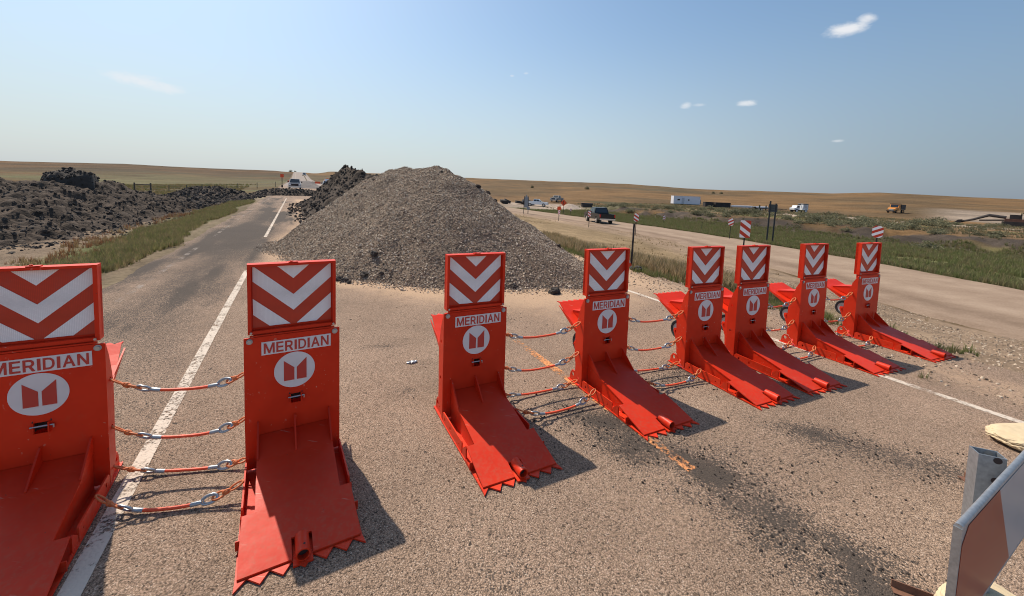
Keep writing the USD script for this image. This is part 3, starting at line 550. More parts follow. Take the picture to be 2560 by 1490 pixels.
def heap_field(toe, ridge, amp, nsc, seed, lump=0.0, steep=1.0):
    from shapely.geometry import LineString
    from shapely import points as sp_, distance, line_locate_point
    rp = np.array(ridge, float); line = LineString(rp[:, :2]); cum = np.r_[0, np.cumsum(np.hypot(*np.diff(rp[:, :2], axis=0).T))]
    def f(x, y):
        sh = x.shape; xx, yy = x.ravel(), y.ravel()
        wx = xx + .35 * nsc * (n2(xx, yy, nsc * 1.4, 3, seed + 5) - .5) * 2; wy = yy + .35 * nsc * (n2(xx, yy, nsc * 1.4, 3, seed + 9) - .5) * 2
        dtoe = pts_poly(toe, wx, wy); p = sp_(np.c_[wx, wy]); dr = distance(line, p); H = np.interp(line_locate_point(line, p), cum, rp[:, 2])
        t = np.clip(dtoe, -.3, None) / (np.clip(dtoe, 0.01, None) + dr + 1e-6)
        t = np.where(t > 0, t - .07 * np.exp(-(dr / (.18 * H + .05)) ** 2), t)
        t = np.where(t > 0, np.minimum(t * steep, 1 - (1 - np.clip(t, 0, 1)) * .22) if steep > 1 else t, t)
        h = H * t + amp * (n2(xx, yy, nsc, 5, seed) - .5) * 2 * np.clip(dtoe / .8 + .15, 0, 1) + lump * (np.abs(n2(xx, yy, nsc * .45, 3, seed + 2) - .5) * 2 - .3) * np.clip(dtoe / .5 + .15, 0, 1)
        return h.reshape(sh), dtoe.reshape(sh)
    return f

def heap(name, label, toe, ridge, cell, amp, nsc, material, seed, lump=0.0, steep=1.0):
    toe_ = np.array(toe); x0, y0 = toe_.min(0) - .6; x1, y1 = toe_.max(0) + .6
    X, Y = np.meshgrid(np.arange(x0, x1, cell), np.arange(y0, y1, cell), indexing='ij')
    f = heap_field(toe, ridge, amp, nsc, seed, lump, steep); h, d = f(X, Y)
    s_, o_ = so(X, Y); base = np.maximum(ground(s_, o_), np.where((o_ > -3.1) & (o_ < 8.2), zr(s_), -99))
    Z = base + h
    v = np.stack([X, Y, Z], -1).reshape(-1, 3); i = np.arange(X.size).reshape(X.shape)
    q = np.stack([i[:-1, :-1], i[1:, :-1], i[1:, 1:], i[:-1, 1:]], -1).reshape(-1, 4); keep = (d.ravel()[q] > -.35).any(1) & (h.ravel()[q] > -.25).any(1); q = q[keep]
    fc = np.vstack([q[:, [0, 1, 2]], q[:, [0, 2, 3]]]); used, inv = np.unique(fc, return_inverse=True)
    t = thing(name, label, 'heap', (0, 0, 0))
    obj('mound', (v[used], inv.reshape(-1, 3)), material, t, smooth=True)
    return t, f

def heap_scatter(t, f, toe, n, size, meshes, mats, seed, name='stones', margin=0.0, sink=.2, bias=None):
    g = np.random.default_rng(seed); toe_ = np.array(toe); x0, y0 = toe_.min(0) - margin; x1, y1 = toe_.max(0) + margin
    P = g.random((int(n * 2.6), 2)) * [x1 - x0, y1 - y0] + [x0, y0]; h, d = f(P[:, 0], P[:, 1])
    ok = (d > -margin * g.random(len(P)) ** 1.6); 
    if bias is not None: ok &= bias(P[:, 0], P[:, 1], g)
    P, h, d = P[ok][:n], h[ok][:n], d[ok][:n]
    s_, o_ = so(P[:, 0], P[:, 1]); base = np.maximum(ground(s_, o_), np.where((o_ > -3.1) & (o_ < 8.2), zr(s_), -99))
    sc = size[0] + (size[1] - size[0]) * g.random(len(P)) ** 2.2
    z = base + np.maximum(h, 0) + sc * (.3 - sink)
    return instancer(name, np.c_[P, z], sc, meshes, mats, parent=t, seed=seed + 1)

GRAV = [mat('heap_stone_grey', (.27, .196, .138), .9, var=.3, scale=30, dirt=(.11, .085, .065), dirt_amt=.5, dscale=.8), mat('heap_stone_brown', (.33, .235, .158), .9, var=.3, scale=30, dirt=(.11, .085, .065), dirt_amt=.5, dscale=.8), mat('heap_stone_dark', (.125, .092, .068), .9, var=.3, scale=30, dirt=(.11, .085, .065), dirt_amt=.5, dscale=.8), mat('heap_stone_pale', (.56, .46, .35), .9, var=.2, scale=30, dirt=(.11, .085, .065), dirt_amt=.5, dscale=.8)]
GRAVBASE = mat('heap_gravel_base', (.19, .138, .096), .95, var=.35, scale=6, bump=1.0, bscale=20, dirt=(.27, .20, .145), dirt_amt=.6, dscale=1.1)
CLAY = mat('dark_clay', (.062, .046, .035), .95, var=.5, scale=1.6, bump=1.0, bscale=7, dirt=(.112, .084, .062), dirt_amt=.65, dscale=2.4, spec=.25)
CLAYS = [mat('dark_clay_clod', (.058, .046, .039), .95, var=.4, scale=6, bump=.8, bscale=18, spec=.2), mat('dry_clay_clod', (.105, .083, .067), .95, var=.35, scale=6, bump=.8, bscale=18, spec=.2), mat('black_clay_clod', (.046, .037, .031), .95, var=.3, scale=6, bump=.8, bscale=18)]
ROCKS = [rock(i, 0) for i in (1, 2, 3, 4)]
CLODS = [rock(i, 1, .34, (1, .85, .65)) for i in (11, 12, 13)]

GR_RIDGE = [(-5.4, 14.2, 2.25), (-4.3, 13.5, 2.72), (-3.6, 13.05, 2.86), (-3.1, 12.75, 2.74), (-2.6, 12.3, 2.76), (-2.15, 12.0, 2.90), (-1.7, 11.75, 2.80)]
t, fg = heap('gravel_heap', 'big brown gravel heap dumped on the right lane behind the barriers', HEAP_TOE, GR_RIDGE, .09, .20, 1.7, GRAVBASE, 101, lump=.12)
front = lambda x, y, g: (y < 14.6 + .35 * (-x - 3)) | (g.random(len(x)) < .15)
heap_scatter(t, fg, HEAP_TOE, 110000, (.015, .052), ROCKS, GRAV, 103, margin=.45, bias=front)
heap_scatter(t, fg, HEAP_TOE, 500, (.05, .10), ROCKS, GRAV, 105, 'cobbles', margin=.5, bias=front)
heap_scatter(t, fg, HEAP_TOE, 130, (.05, .20), CLODS, [CLAYS[0], CLAYS[2], CLAYS[0]], 107, 'clay_lumps', margin=.3, bias=lambda x, y, g: front(x, y, g) & (n2(x, y, 1.5, 3, 109) > .52))

def P(s, o): a, b = xy(s, o); return (float(a), float(b))
CL_TOE = [P(21, 1.0), P(24, .5), P(29, .3), P(34, .2), P(39, .3), P(43, 1.6), P(44, 5), P(38, 8.5), P(30, 9), P(22, 8), P(18, 5), P(18.5, 2.5)]
CL_RIDGE = [P(23, 4.6) + (2.0,), P(26.3, 4.1) + (2.75,), P(29.9, 2.8) + (3.75,), P(31.6, 2.9) + (3.1,), P(37, 3.2) + (1.9,)]
t, fc = heap('dark_clay_heap', 'pointed dark clay heap behind the gravel heap', CL_TOE, CL_RIDGE, .15, .42, 1.4, CLAY, 111, lump=.55)
heap_scatter(t, fc, CL_TOE, 6000, (.04, .24), CLODS, CLAYS, 113, 'clods', margin=1.0)

# long clay ridge on the left
LR_TOE = [(-19.5, 8.2), (-16.4, 10.1), (-15.3, 11.8), (-15.2, 12.9), (-15.6, 14.4), (-16.9, 17.7), (-18.6, 20.8), (-20.2, 23.8), (-21.3, 27.5), (-24.0, 32.5), (-26.8, 36.5), (-29.3, 36.6), (-30, 32), (-31, 26), (-33, 20), (-34, 12), (-30, 7)]
LR_RIDGE = [(-27.5, 11.0, 2.5), (-25.0, 15.5, 2.4), (-24.26, 19.0, 2.25), (-23.72, 20.2, 2.3), (-23.83, 21.6, 2.4), (-23.83, 22.6, 2.15), (-24.09, 24.0, 2.0), (-24.54, 26.0, 1.5), (-25.6, 29.5, .85), (-26.6, 33.0, .6)]
t, fl = heap('dark_clay_ridge', 'long dark clay ridge on the left beyond the grass verge', LR_TOE, LR_RIDGE, .11, .50, 1.3, CLAY, 121, lump=.60)
heap_scatter(t, fl, LR_TOE, 15000, (.03, .20), CLODS, CLAYS, 123, 'clods', margin=1.6, sink=.42)
CM_TOE = [(-25.7, 21.9), (-25.3, 20.7), (-24.1, 20.1), (-22.9, 20.7), (-22.4, 21.9), (-22.9, 23.0), (-24.1, 23.5), (-25.3, 23.1)]
t, fm = heap('clay_mound', 'rough black clay lump standing on top of the left clay ridge', CM_TOE, [(-24.5, 21.9, 2.75), (-23.6, 21.7, 2.65)], .08, .30, .9, CLAYS[2], 125, lump=.3, steep=2.2)
heap_scatter(t, fm, CM_TOE, 500, (.04, .18), CLODS, [CLAYS[0], CLAYS[2], CLAYS[2]], 127, 'clods')

L2_TOE = [P(52, -13.5), P(49, -11), P(45.5, -8.5), P(43.5, -6), P(46, -5.0), P(50, -4.6), P(55, -3.9), P(59, -4.4), P(63, -6), P(65, -11), P(62, -14)]
L2_RIDGE = [P(60, -12.4) + (.75,), P(58.5, -10.8) + (1.25,), P(56.2, -8.2) + (1.4,), P(55.2, -6.3) + (1.05,), P(54.5, -5.2) + (.55,)]
t, f2 = heap('rubble_heap', 'low grey rubble heap left of the road near the dirt berm', L2_TOE, L2_RIDGE, .22, .2, 1.3, CLAY, 131, lump=.3)
heap_scatter(t, f2, L2_TOE, 3600, (.08, .38), CLODS, CLAYS, 133, 'rubble', margin=1.2)
L3_TOE = [P(45, -6.2), P(38, -6.0), P(35, -6.6), P(37, -8.0), P(44, -9)]
t, f3 = heap('clay_bank', 'low dark clay bank between the left ridge and the rubble heap', L3_TOE, [P(37.5, -7) + (.45,), P(43.5, -7.4) + (.6,)], .18, .16, 1.0, CLAY, 141, lump=.25)
heap_scatter(t, f3, L3_TOE, 900, (.1, .45), CLODS, CLAYS, 143, 'clods', margin=.8)
BM_TOE = [P(56, -5), P(57.5, -2), P(58.5, .5), P(59, 3.5), P(62.5, 4), P(63, 0), P(62.5, -4), P(61, -6)]
t, fb = heap('dirt_berm', 'low dark dirt berm across the road in the distance', BM_TOE, [P(59, -4.3) + (.55,), P(60, -1.9) + (.95,), P(60.5, .6) + (.85,), P(60.8, 2.6) + (.7,)], .2, .12, 1.0, CLAY, 151, lump=.15)
heap_scatter(t, fb, BM_TOE, 1200, (.08, .35), CLODS, CLAYS, 153, 'clods', margin=.6)

# ------------------------------------------------------------------ vehicle barriers
LEAN = 0.0242
def lean(m, k=LEAN):
    v = m.vertices.copy(); v[:, 1] += k * v[:, 2]; return trimesh.Trimesh(v, m.faces, process=False)

def ramp_z(y): # height of the ramp's top surface at local y (negative towards the viewer)
    return np.interp(-y, [0, .06, .13, .2, .57, .905], [.262, .243, .220, .199, .112, .022])

def slab(xs_fn, ys, t):
    """A sloping plate following ramp_z; xs_fn(y) -> (x0, x1)."""
    v, f = [], []
    for y in ys:
        x0, x1 = xs_fn(y); z = float(ramp_z(y)); v += [(x0, y, z), (x1, y, z), (x0, y, z - t), (x1, y, z - t)]
    for i in range(len(ys) - 1):
        a, b = 4 * i, 4 * i + 4
        for q in ((a, b, b + 1, a + 1), (a + 2, a + 3, b + 3, b + 2), (a, a + 2, b + 2, b), (a + 1, b + 1, b + 3, a + 3)): f.append(q)
    f.append((0, 1, 3, 2)); e = 4 * (len(ys) - 1); f.append((e, e + 2, e + 3, e + 1))
    f = np.array(f); m = trimesh.Trimesh(np.array(v), np.vstack([f[:, [0, 1, 2]], f[:, [0, 2, 3]]]), process=False); m.fix_normals(); return m

def build_barrier(label):
    b = thing('vehicle_barrier', label, 'barrier', (0, 0, 0), 0.0, None)
    # front plate with a square opening
    hole = Polygon([(-.028, .447), (.046, .447), (.046, .517), (-.028, .517)])
    bolts = [Point(sx_ * .272, .945).buffer(.008) for sx_ in (-1, 1)]
    plate = Polygon([(-.306, .02), (.306, .02), (.306, .966), (.302, .970), (-.302, .970), (-.306, .966)]).difference(hole)
    fp = obj('front_plate', lean(extrude(plate, 0.0, .010)), ORANGE, b)
    for sx_ in (-1, 1):
        ring = Point(sx_ * .272, .945).buffer(.0195, 8).difference(Point(sx_ * .272, .945).buffer(.009, 6))
        obj('washer', lean(extrude(ring, -.005, -.0002)), GALV, fp); obj('bolt', lean(disc(sx_ * .272, .945, .0125, -.011, -.0054, 12)), STEEL, fp)
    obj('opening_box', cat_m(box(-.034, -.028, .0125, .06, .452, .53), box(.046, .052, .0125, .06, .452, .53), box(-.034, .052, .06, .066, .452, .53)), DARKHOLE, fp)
    pb = obj('pin_bracket', lean(box(.040, .046, -.024, -.0005, .452, .522)), ORANGE, fp); obj('pin_bracket', lean(box(-.028, -.023, -.016, -.0005, .452, .522)), ORANGE, fp)
    obj('locking_pin', lean(cat_m(cyl((-.040, -.012, .497), (.062, -.012, .497), .0055, 8), cyl((.062, -.012, .500), (.062, -.012, .478), .0045, 6))), STEEL, fp)
    # name plate and round emblem
    np_ = obj('name_plate', lean(box(-.202, .244, -.0022, -.0003, .836, .930)), STICKER, fp)
    letters, cx = [], -.188
    for ch, wr in zip('MERIDIAN', (1.25, .85, .95, .28, .95, .28, 1.05, 1.0)):
        wd = wr * .0531
        if ch == 'I': v, f = (lambda m: (m.vertices * [1, 1, 1], m.faces))(box(0, 1, 0, .0727, 0, .0012))
        else: tx = meshkit.text_mesh(ch, .0727, .0012, bold=True); v, f = tx.vertices.copy(), tx.faces
        v = v.copy(); v[:, 0] = (v[:, 0] - v[:, 0].min()) / np.ptp(v[:, 0]) * wd + cx; v[:, 1] = (v[:, 1] - v[:, 1].min()) / np.ptp(v[:, 1]) * .074 + .846
        letters.append(trimesh.Trimesh(np.c_[v[:, 0], -v[:, 2] - .0024, v[:, 1]], f, process=False)); cx += wd + .18 * .0531
    obj('lettering', lean(cat_m(*letters)), RED_PRINT, np_)
    em = obj('emblem', lean(disc(.004, .697, .1315, -.0022, -.0003, 56)), STICKER, fp)
    obj('emblem_leaf', lean(extrude([(-.066, .622), (.000, .622), (.000, .714), (-.066, .772)], -.0036, -.0024)), RED_PRINT, em)
    obj('emblem_leaf', lean(extrude([(.016, .622), (.080, .622), (.080, .778), (.016, .714)], -.0036, -.0024)), RED_PRINT, em)
    # side plates
    prof = Polygon([(.0102, .02), (.02, .02), (.055, .05), (.12, .13), (.112, .30), (.122, .45), (.124, .66), (.098, .76), (.062, .868), (.0102, .966)])
    for x in (-.306, .296):
        holes = unary_union([Point(.068, zz).buffer(.016) for zz in (.70, .372, .085)])
        sp = obj('side_plate', lean(extrude(prof.difference(holes), x, x + .010, 'yz')), ORANGE, b)
    for x in (-.300, .288):
        obj('gusset', lean(extrude([(.03, .66), (.175, .56), (.175, .30), (.13, .10), (.13, .52)], x + (.02 if x < 0 else -.02), x + (.032 if x < 0 else -.008), 'yz')), ORANGE, b)
    obj('back_plate', lean(box(-.270, .270, .085, .093, .30, .85)), ORANGE, b)
    # chevron board: tray with raised rim
    D0, Z0, Z1, XW = .070, .988, 1.482, .281
    yo = .008
    tray = cat_m(box(-XW, XW, yo + .040, yo + .072, Z0 + .024, Z1 - .018), box(-XW, -XW + .022, yo, yo + .072, Z0 + .002, Z1), box(XW - .022, XW, yo, yo + .072, Z0 + .002, Z1),
                 box(-XW + .022, XW - .022, yo + .001, yo + .071, Z1 - .017, Z1 - .0005), box(-XW + .022, XW - .022, yo + .001, yo + .071, Z0, Z0 + .023))
    cb = obj('chevron_board', lean(tray), ORANGE, b)
    obj('lower_lip', lean(cat_m(box(-.27, .27, -.004, .012, .975, .984), box(-.25, .25, .012, .06, .93, .985))), ORANGE, cb)
    obj('top_catch', lean(cat_m(box(-.03, .03, .012, .052, 1.4822, 1.489), cyl((-.012, .03, 1.489), (-.012, .03, 1.4945), .009, 8))), ORANGE, cb)
    W, zt, zb = .253, 1.461, 1.026
    obj('red_sheeting', lean(box(-W, W, yo + .0375, yo + .0397, zb, zt)), RED_SHEET, cb)
    clip = Polygon([(-W + .003, zb + .004), (W - .003, zb + .004), (W - .003, zt - .004), (-W + .003, zt - .004)])
    def vee(apex_in, apex_out, k=.885):
        return Polygon([(-1, apex_in + k), (0, apex_in), (1, apex_in + k), (1, apex_out + k * 1.03), (0, apex_out), (-1, apex_out + k * 1.03)]).intersection(clip)
    tri = Polygon([(-1, 1.363 + .93), (0, 1.363), (1, 1.363 + .93)]).intersection(clip)
    low = vee(1.012, .892)
    for pg in (tri, vee(1.245, 1.128)): obj('white_stripe', lean(extrude(pg, yo + .0350, yo + .0372)), WHITE_SHEET, cb)
    for pg in (getattr(low, 'geoms', [low])): obj('white_stripe', lean(extrude(pg, yo + .0350, yo + .0372)), WHITE_SHEET, cb)
    for sx_ in (-1, 1): obj('hinge_bolt', lean(cyl((sx_ * .262, .0, 1.004), (sx_ * .262, -.008, 1.004), .008, 8)), STEEL, cb)
    # ribs
    for x in (-.228, 0, .228):
        pl = [(-.0005, .366), (-.012, .366), (-.196, .2065), (-.196, ramp_z(-.196) + .0005)] + [(y, float(ramp_z(y)) + .0005) for y in (-.13, -.06)] + [(-.0005, .255)]
        obj('rib', extrude(pl, x - .005, x + .005, 'yz'), ORANGE, b)
    # ramp (narrow above, wide below) with the cut-out for the tow tube
    ys = [0, -.03, -.06, -.09, -.13, -.17, -.2, -.3, -.4, -.5, -.57]
    upper = slab(lambda y: (-.233, .233), ys, .010)
    ys2 = [-.57, -.65, -.72, -.79]; lower = slab(lambda y: (-.297 - .008 * (-.57 - y) / .33, .297 + .008 * (-.57 - y) / .33), ys2, .010)
    l2 = slab(lambda y: (-.3025, -.052), [-.79, -.85, -.905], .010); l3 = slab(lambda y: (.052, .3025), [-.79, -.85, -.905], .010)
    obj('ramp', cat_m(upper, lower, l2, l3), ORANGE, b)
    for x in (-.228, .219):
        obj('ramp_web', extrude([(-.0005, .012), (-.0005, float(ramp_z(0)) - .0102)] + [(y, float(ramp_z(y)) - .0102) for y in (-.06, -.13, -.2, -.55)] + [(-.55, .012)], x, x + .009, 'yz'), ORANGE, b)
    bpoly = Polygon([(-.312, .0), (-.306, .25), (.306, .25), (.312, 0), (.312, -.905), (-.312, -.905)]).difference(Polygon([(-.05, -.82), (.05, -.82), (.05, -1), (-.05, -1)]))
    bpl = obj('base_plate', extrude(bpoly, .0005, .0105, 'xy'), ORANGE, b)
    for k in range(7):
        xc = -.312 + .104 * k; xs0, xs1 = max(-.312, xc - .052), min(.312, xc + .052)
        if k == 0: p4 = [(-.312, -.9055), (-.260, -.9055), (-.316, -.966)]
        elif k == 6: p4 = [(.312, -.9055), (.260, -.9055), (.320, -.966)]
        else: p4 = [(xs0, -.9055), (xc + .008, -.968), (xs1, -.9055)][::1]
        obj('tooth', extrude(p4, .0007, .0107, 'xy'), ORANGE, bpl)
    # side flanges on the ground
    for sg in (-1, 1):
        fl_ = Polygon([(-.012, .0107), (-.49, .0107), (-.49, .090), (-.478, .099), (-.03, .099), (-.012, .082)])
        fl_ = fl_.difference(unary_union([Polygon([(y - .010, .04), (y + .010, .04), (y + .010, .068), (y - .010, .068)]) for y in (-.075, -.215)] + [Point(-.43, .05).buffer(.008)]))
        obj('side_flange', extrude(fl_, sg * .306 - (.010 if sg > 0 else 0), sg * .306 + (0 if sg > 0 else .010), 'yz'), ORANGE, b)
        obj('side_bracket', cat_m(extrude([(-.50, .0107), (-.58, .0107), (-.575, .098), (-.56, .108), (-.505, .06)], sg * .300 - .005, sg * .300 + .005, 'yz'), box(sg * .300 - .022, sg * .300 + .022, -.700, -.694, .0108, .068), extrude([(-.585, .0107), (-.69, .0107), (-.60, .03)], sg * .309 - .003, sg * .309 + .003, 'yz')), ORANGE, b)
    # tow tube in the front cut-out
    a = np.linspace(0, 2 * PI, 20, endpoint=False); ring = Polygon(np.c_[.036 * np.cos(a), .050 + .036 * np.sin(a)], [np.c_[.029 * np.cos(a), .050 + .029 * np.sin(a)][::-1]])
    tt = obj('tow_tube', extrude(ring, -.935, -.80), ORANGE, b, smooth=40)
    obj('tube_end', extrude(Polygon(np.c_[.0288 * np.cos(a), .050 + .0288 * np.sin(a)]), -.90, -.89), DARKHOLE, tt)
    obj('tube_hole', cyl((.008, -.900, .0855), (.008, -.900, .0868), .006, 8), DARKHOLE, tt)
    obj('tube_saddle', box(-.049, .049, -.945, -.80, .0007, .0135), ORANGE, tt)
    # raised rear deck: a tapering plate with a toothed end and a gusset box
    yw = np.linspace(.10, .60, 6)
    def deck(y): k = (y - .10) / .5; return .292 - .055 * k, .585 + .185 * k - .02 * math.sin(k * PI)
    v, f = [], []
    for y in yw:
        hw, z = deck(y); v += [(-hw, y, z), (hw, y, z), (-hw, y, z - .012), (hw, y, z - .012), ]
    for i in range(5):
        p0, q0 = 4 * i, 4 * i + 4
        f += [(p0, p0 + 1, q0 + 1, q0), (p0 + 2, q0 + 2, q0 + 3, p0 + 3), (p0, q0, q0 + 2, p0 + 2), (p0 + 1, p0 + 3, q0 + 3, q0 + 1)]
    f += [(0, 2, 3, 1), (20, 21, 23, 22)]; f = np.array(f); m = trimesh.Trimesh(np.array(v), np.vstack([f[:, [0, 1, 2]], f[:, [0, 2, 3]]]), process=False); m.fix_normals()
    rd = obj('rear_deck', m, ORANGE, b)
    for k in range(7):
        x = -.2370 + .079 * k; z = deck(.6)[1]
        tm = extrude([(x - .0385 if k else x, .6005), (x, .648), (x + .0385 if k < 6 else x, .6005)] if 0 < k < 6 else ([(x, .6005), (x, .648), (x + .0385, .6005)] if k == 0 else [(x - .0385, .6005), (x, .648), (x, .6005)]), z - .010, z, 'xy'); obj('deck_tooth', tm, ORANGE, rd)
    for sg in (-1, 1):
        e = [(.105, deck(.105)[1] - .013), (.57, deck(.57)[1] - .013), (.105, deck(.105)[1] - .10)]
        obj('deck_edge', extrude(e, sg * .262 - .005, sg * .262 + .005, 'yz'), ORANGE, rd)
    obj('deck_gusset', cat_m(extrude([(.126, .615), (.126, .755), (.165, .765), (.43, .71), (.43, deck(.43)[1] + .001), (.126, deck(.126)[1] + .001)], -.155, -.145, 'yz'), extrude([(.126, .765), (.165, .772), (.45, .714), (.45, .710), (.165, .765), (.126, .755)], -.16, .16, 'yz'), extrude([(.126, .615), (.126, .755), (.165, .765), (.43, .71), (.43, deck(.43)[1] + .001), (.126, deck(.126)[1] + .001)], .145, .155, 'yz')), ORANGE, rd)
    # two transport wheels, arms, axle
    for sg in (-1, 1):
        x = sg * .175; a = np.linspace(0, 2 * PI, 28, endpoint=False)
        prof_ = [(.082, -.024), (.104, -.030), (.116, -.020), (.120, 0), (.116, .020), (.104, .030), (.082, .024)]
        rv, rf = [], []
        for (rr, xx) in prof_: rv += [(x + xx, .235 + rr * math.cos(t_), .400 + rr * math.sin(t_)) for t_ in a]
        n_ = len(a)
        for i in range(len(prof_)):
            for j in range(n_): i2 = (i + 1) % len(prof_); rf.append((i * n_ + j, i * n_ + (j + 1) % n_, i2 * n_ + (j + 1) % n_, i2 * n_ + j))
        rf = np.array(rf); m = trimesh.Trimesh(np.array(rv), np.vstack([rf[:, [0, 1, 2]], rf[:, [0, 2, 3]]]), process=False); m.fix_normals()
        wheel = obj('wheel', m, RUBBER, b, smooth=45)
        obj('rim', cat_m(cyl((x - .018, .235, .4), (x + .018, .235, .4), .0815, 28), cyl((x - .026, .235, .4), (x + .026, .235, .4), .030, 16)), RIM, wheel, smooth=40)
        obj('wheel_arm', cat_m(extrude([(.255, .425), (.215, .432), (.195, .40), (.13, .26), (.13, .12), (.19, .12), (.20, .25), (.262, .39)], sg * .235 - .006, sg * .235 + .006, 'yz'), cyl((sg * .241, .235, .40), (sg * .256, .235, .40), .014, 10)), ORANGE, b)
        lug = Polygon([(.10, .0107), (.235, .0107), (.225, .085), (.195, .125), (.155, .125), (.10, .07)]).difference(Point(.18, .082).buffer(.022))
        obj('foot_lug', extrude(lug, sg * .285 - .006, sg * .285 + .006, 'yz'), ORANGE, b)
    obj('axle', cyl((-.255, .235, .40), (.255, .235, .40), .011, 10), STEEL, b)
    obj('cross_beam', box(-.23, .23, .10, .16, .14, .20), ORANGE, b)
    return b

BAR = [(-2.8517, 2.3347, .5310), (-1.5356, 2.8084, .5394), (-.2754, 3.5357, .4862), (1.0812, 4.2317, .4634), (2.4290, 4.8176, .4374), (3.2153, 5.1607, .4202), (4.4324, 5.7225, .4251), (5.6834, 6.2424, .4131)]
BLAB = ['orange red barrier at the far left, cut off by the photo edge', 'orange red barrier joined by cables to the cut off one at the far left',
        'orange red barrier alone before the gravel heap, right of the wide gap', 'orange red barrier just left of the black post, fourth from the left',
        'orange red barrier close on the left of its neighbour, fifth from the left', 'orange red barrier tucked close behind the fifth one, under the square striped marker',
        'orange red barrier with its toe on the white line, second from the right', 'rightmost and smallest looking orange red barrier beside the detour road']
bars = []
for i, ((x, y, a), lb) in enumerate(zip(BAR, BLAB)):
    if i == 0:
        o = build_barrier(lb); o.GetAttribute('xformOp:translate').Set(Gf.Vec3d(x, y, 0.004)); o.GetAttribute('xformOp:rotateZ').Set(math.degrees(a)); setd(o, group='orange vehicle barriers across the road')
    else: o = copy_of(bars[0], (x, y, .004), a, lb, 'orange vehicle barriers across the road')
    bars.append(o)

def b_pt(i, lx, ly, lz):
    x, y, a = BAR[i]; c, s_ = math.cos(a), math.sin(a); ly = ly + LEAN * lz
    return np.array([x + c * lx - s_ * ly, y + s_ * lx + c * ly, lz + .004])

# ------------------------------------------------------------------ connecting cables
def frame_path(pts, d):
    """Point and direction at distance d along a dense polyline."""
    seg = np.linalg.norm(np.diff(pts, axis=0), axis=1); c = np.r_[0, np.cumsum(seg)]; d = np.clip(d, 0, c[-1])
    p = np.array([np.interp(d, c, pts[:, k]) for k in range(3)]); e = .01
    q = np.array([np.interp(min(d + e, c[-1]), c, pts[:, k]) for k in range(3)]) - np.array([np.interp(max(d - e, 0), c, pts[:, k]) for k in range(3)])
    return p, q / (np.linalg.norm(q) + 1e-9)

def loop(p0, p1, w, r, roll, n=22, pinch=0.0):
    """An elongated closed ring from p0 to p1."""
    ax = p1 - p0; L = np.linalg.norm(ax); ax /= L
    s_ = np.cross(ax, [0, 0, 1.0]); s_ /= np.linalg.norm(s_) + 1e-9; u_ = np.cross(s_, ax); side = math.cos(roll) * s_ + math.sin(roll) * u_
    t_ = np.linspace(0, 2 * PI, n, endpoint=False); k = (1 - np.cos(t_)) / 2
    return tube(np.array([p0 + ax * L * kk + side * (w * math.sin(tt) * (1 - pinch * (1 - kk))) for tt, kk in zip(t_, k)]), r, 7, closed=True)

def cable(label, A, B, sag, floor=None, low=False, hooks=(.165, .165), roll=(.4, 1.1, 1.0, .4), side=0.0):
    n = 60; t_ = np.linspace(0, 1, n); L0 = np.linalg.norm(B - A)
    pts = A[None] * (1 - t_)[:, None] + B[None] * t_[:, None]; shape = 1 - np.abs(2 * t_ - 1) ** 2.6
    pts[:, 2] -= sag * shape
    if side: perp = np.cross((B - A) / L0, [0, 0, 1.0]); pts += perp[None] * (side * shape)[:, None]
    pts[:, 2] = np.maximum(pts[:, 2], .018)
    c = (A + B) / 2; L = np.linalg.norm(np.diff(pts, axis=0), axis=1).sum()
    th = thing('connecting_cable', label, 'cable', (c[0], c[1], 0.0)); off = np.array([c[0], c[1], 0.0])
    def q(d): return frame_path(pts, d)[0] - off
    h0, h1 = hooks; tl, fl_ = .082, .052
    for e, (hk, rl) in enumerate(((h0, roll[0]), (h1, roll[3]))):
        D = (lambda d: d) if e == 0 else (lambda d: L - d)
        P0, P1, P2, P3 = q(D(-.01)), q(D(hk * .50)), q(D(hk * .72)), q(D(hk + .012))
        ax = P1 - P0; ax /= np.linalg.norm(ax)
        hk_ = cat_m(loop(P0, P1 + ax * .006, .016, .0062, rl, 20), trimesh.Trimesh(*(lambda m: (m.vertices * [.016, .016, .016] + (P1 + P2) / 2, m.faces))(trimesh.creation.icosphere(2, 1.0)), process=False), loop(P1, P2 + ax * .004, .012, .0070, rl + 1.2, 18), loop(P2 - ax * .01, P3 + ax * .008, .019, .0068, rl + .3, 20))
        obj('hook', hk_, HOOKPAINT, th, smooth=60)
        T0, T1 = q(D(hk - .012)), q(D(hk + tl)); r_ = roll[1] if e == 0 else roll[2]
        obj('thimble', cat_m(loop(T0, T1, .026, .0066, r_, 26, 0.0), loop(T0 + (T1 - T0) * .08, T1 - (T1 - T0) * .14, .018, .0038, r_, 26)), STEEL, th, smooth=60)
        obj('ferrule', tube([q(D(hk + tl - .006)), q(D(hk + tl)), q(D(hk + tl + fl_ * .5)), q(D(hk + tl + fl_)), q(D(hk + tl + fl_ + .006))], [.009, .0128, .0136, .0128, .009], 10), GALV, th, smooth=50)
    d0, d1 = h0 + tl + fl_ - .004, L - h1 - tl - fl_ + .004
    obj('cable', tube(np.array([q(d) for d in np.linspace(d0, d1, 14)]), .0105, 9), CABLEMAT, th, smooth=60)
    return th

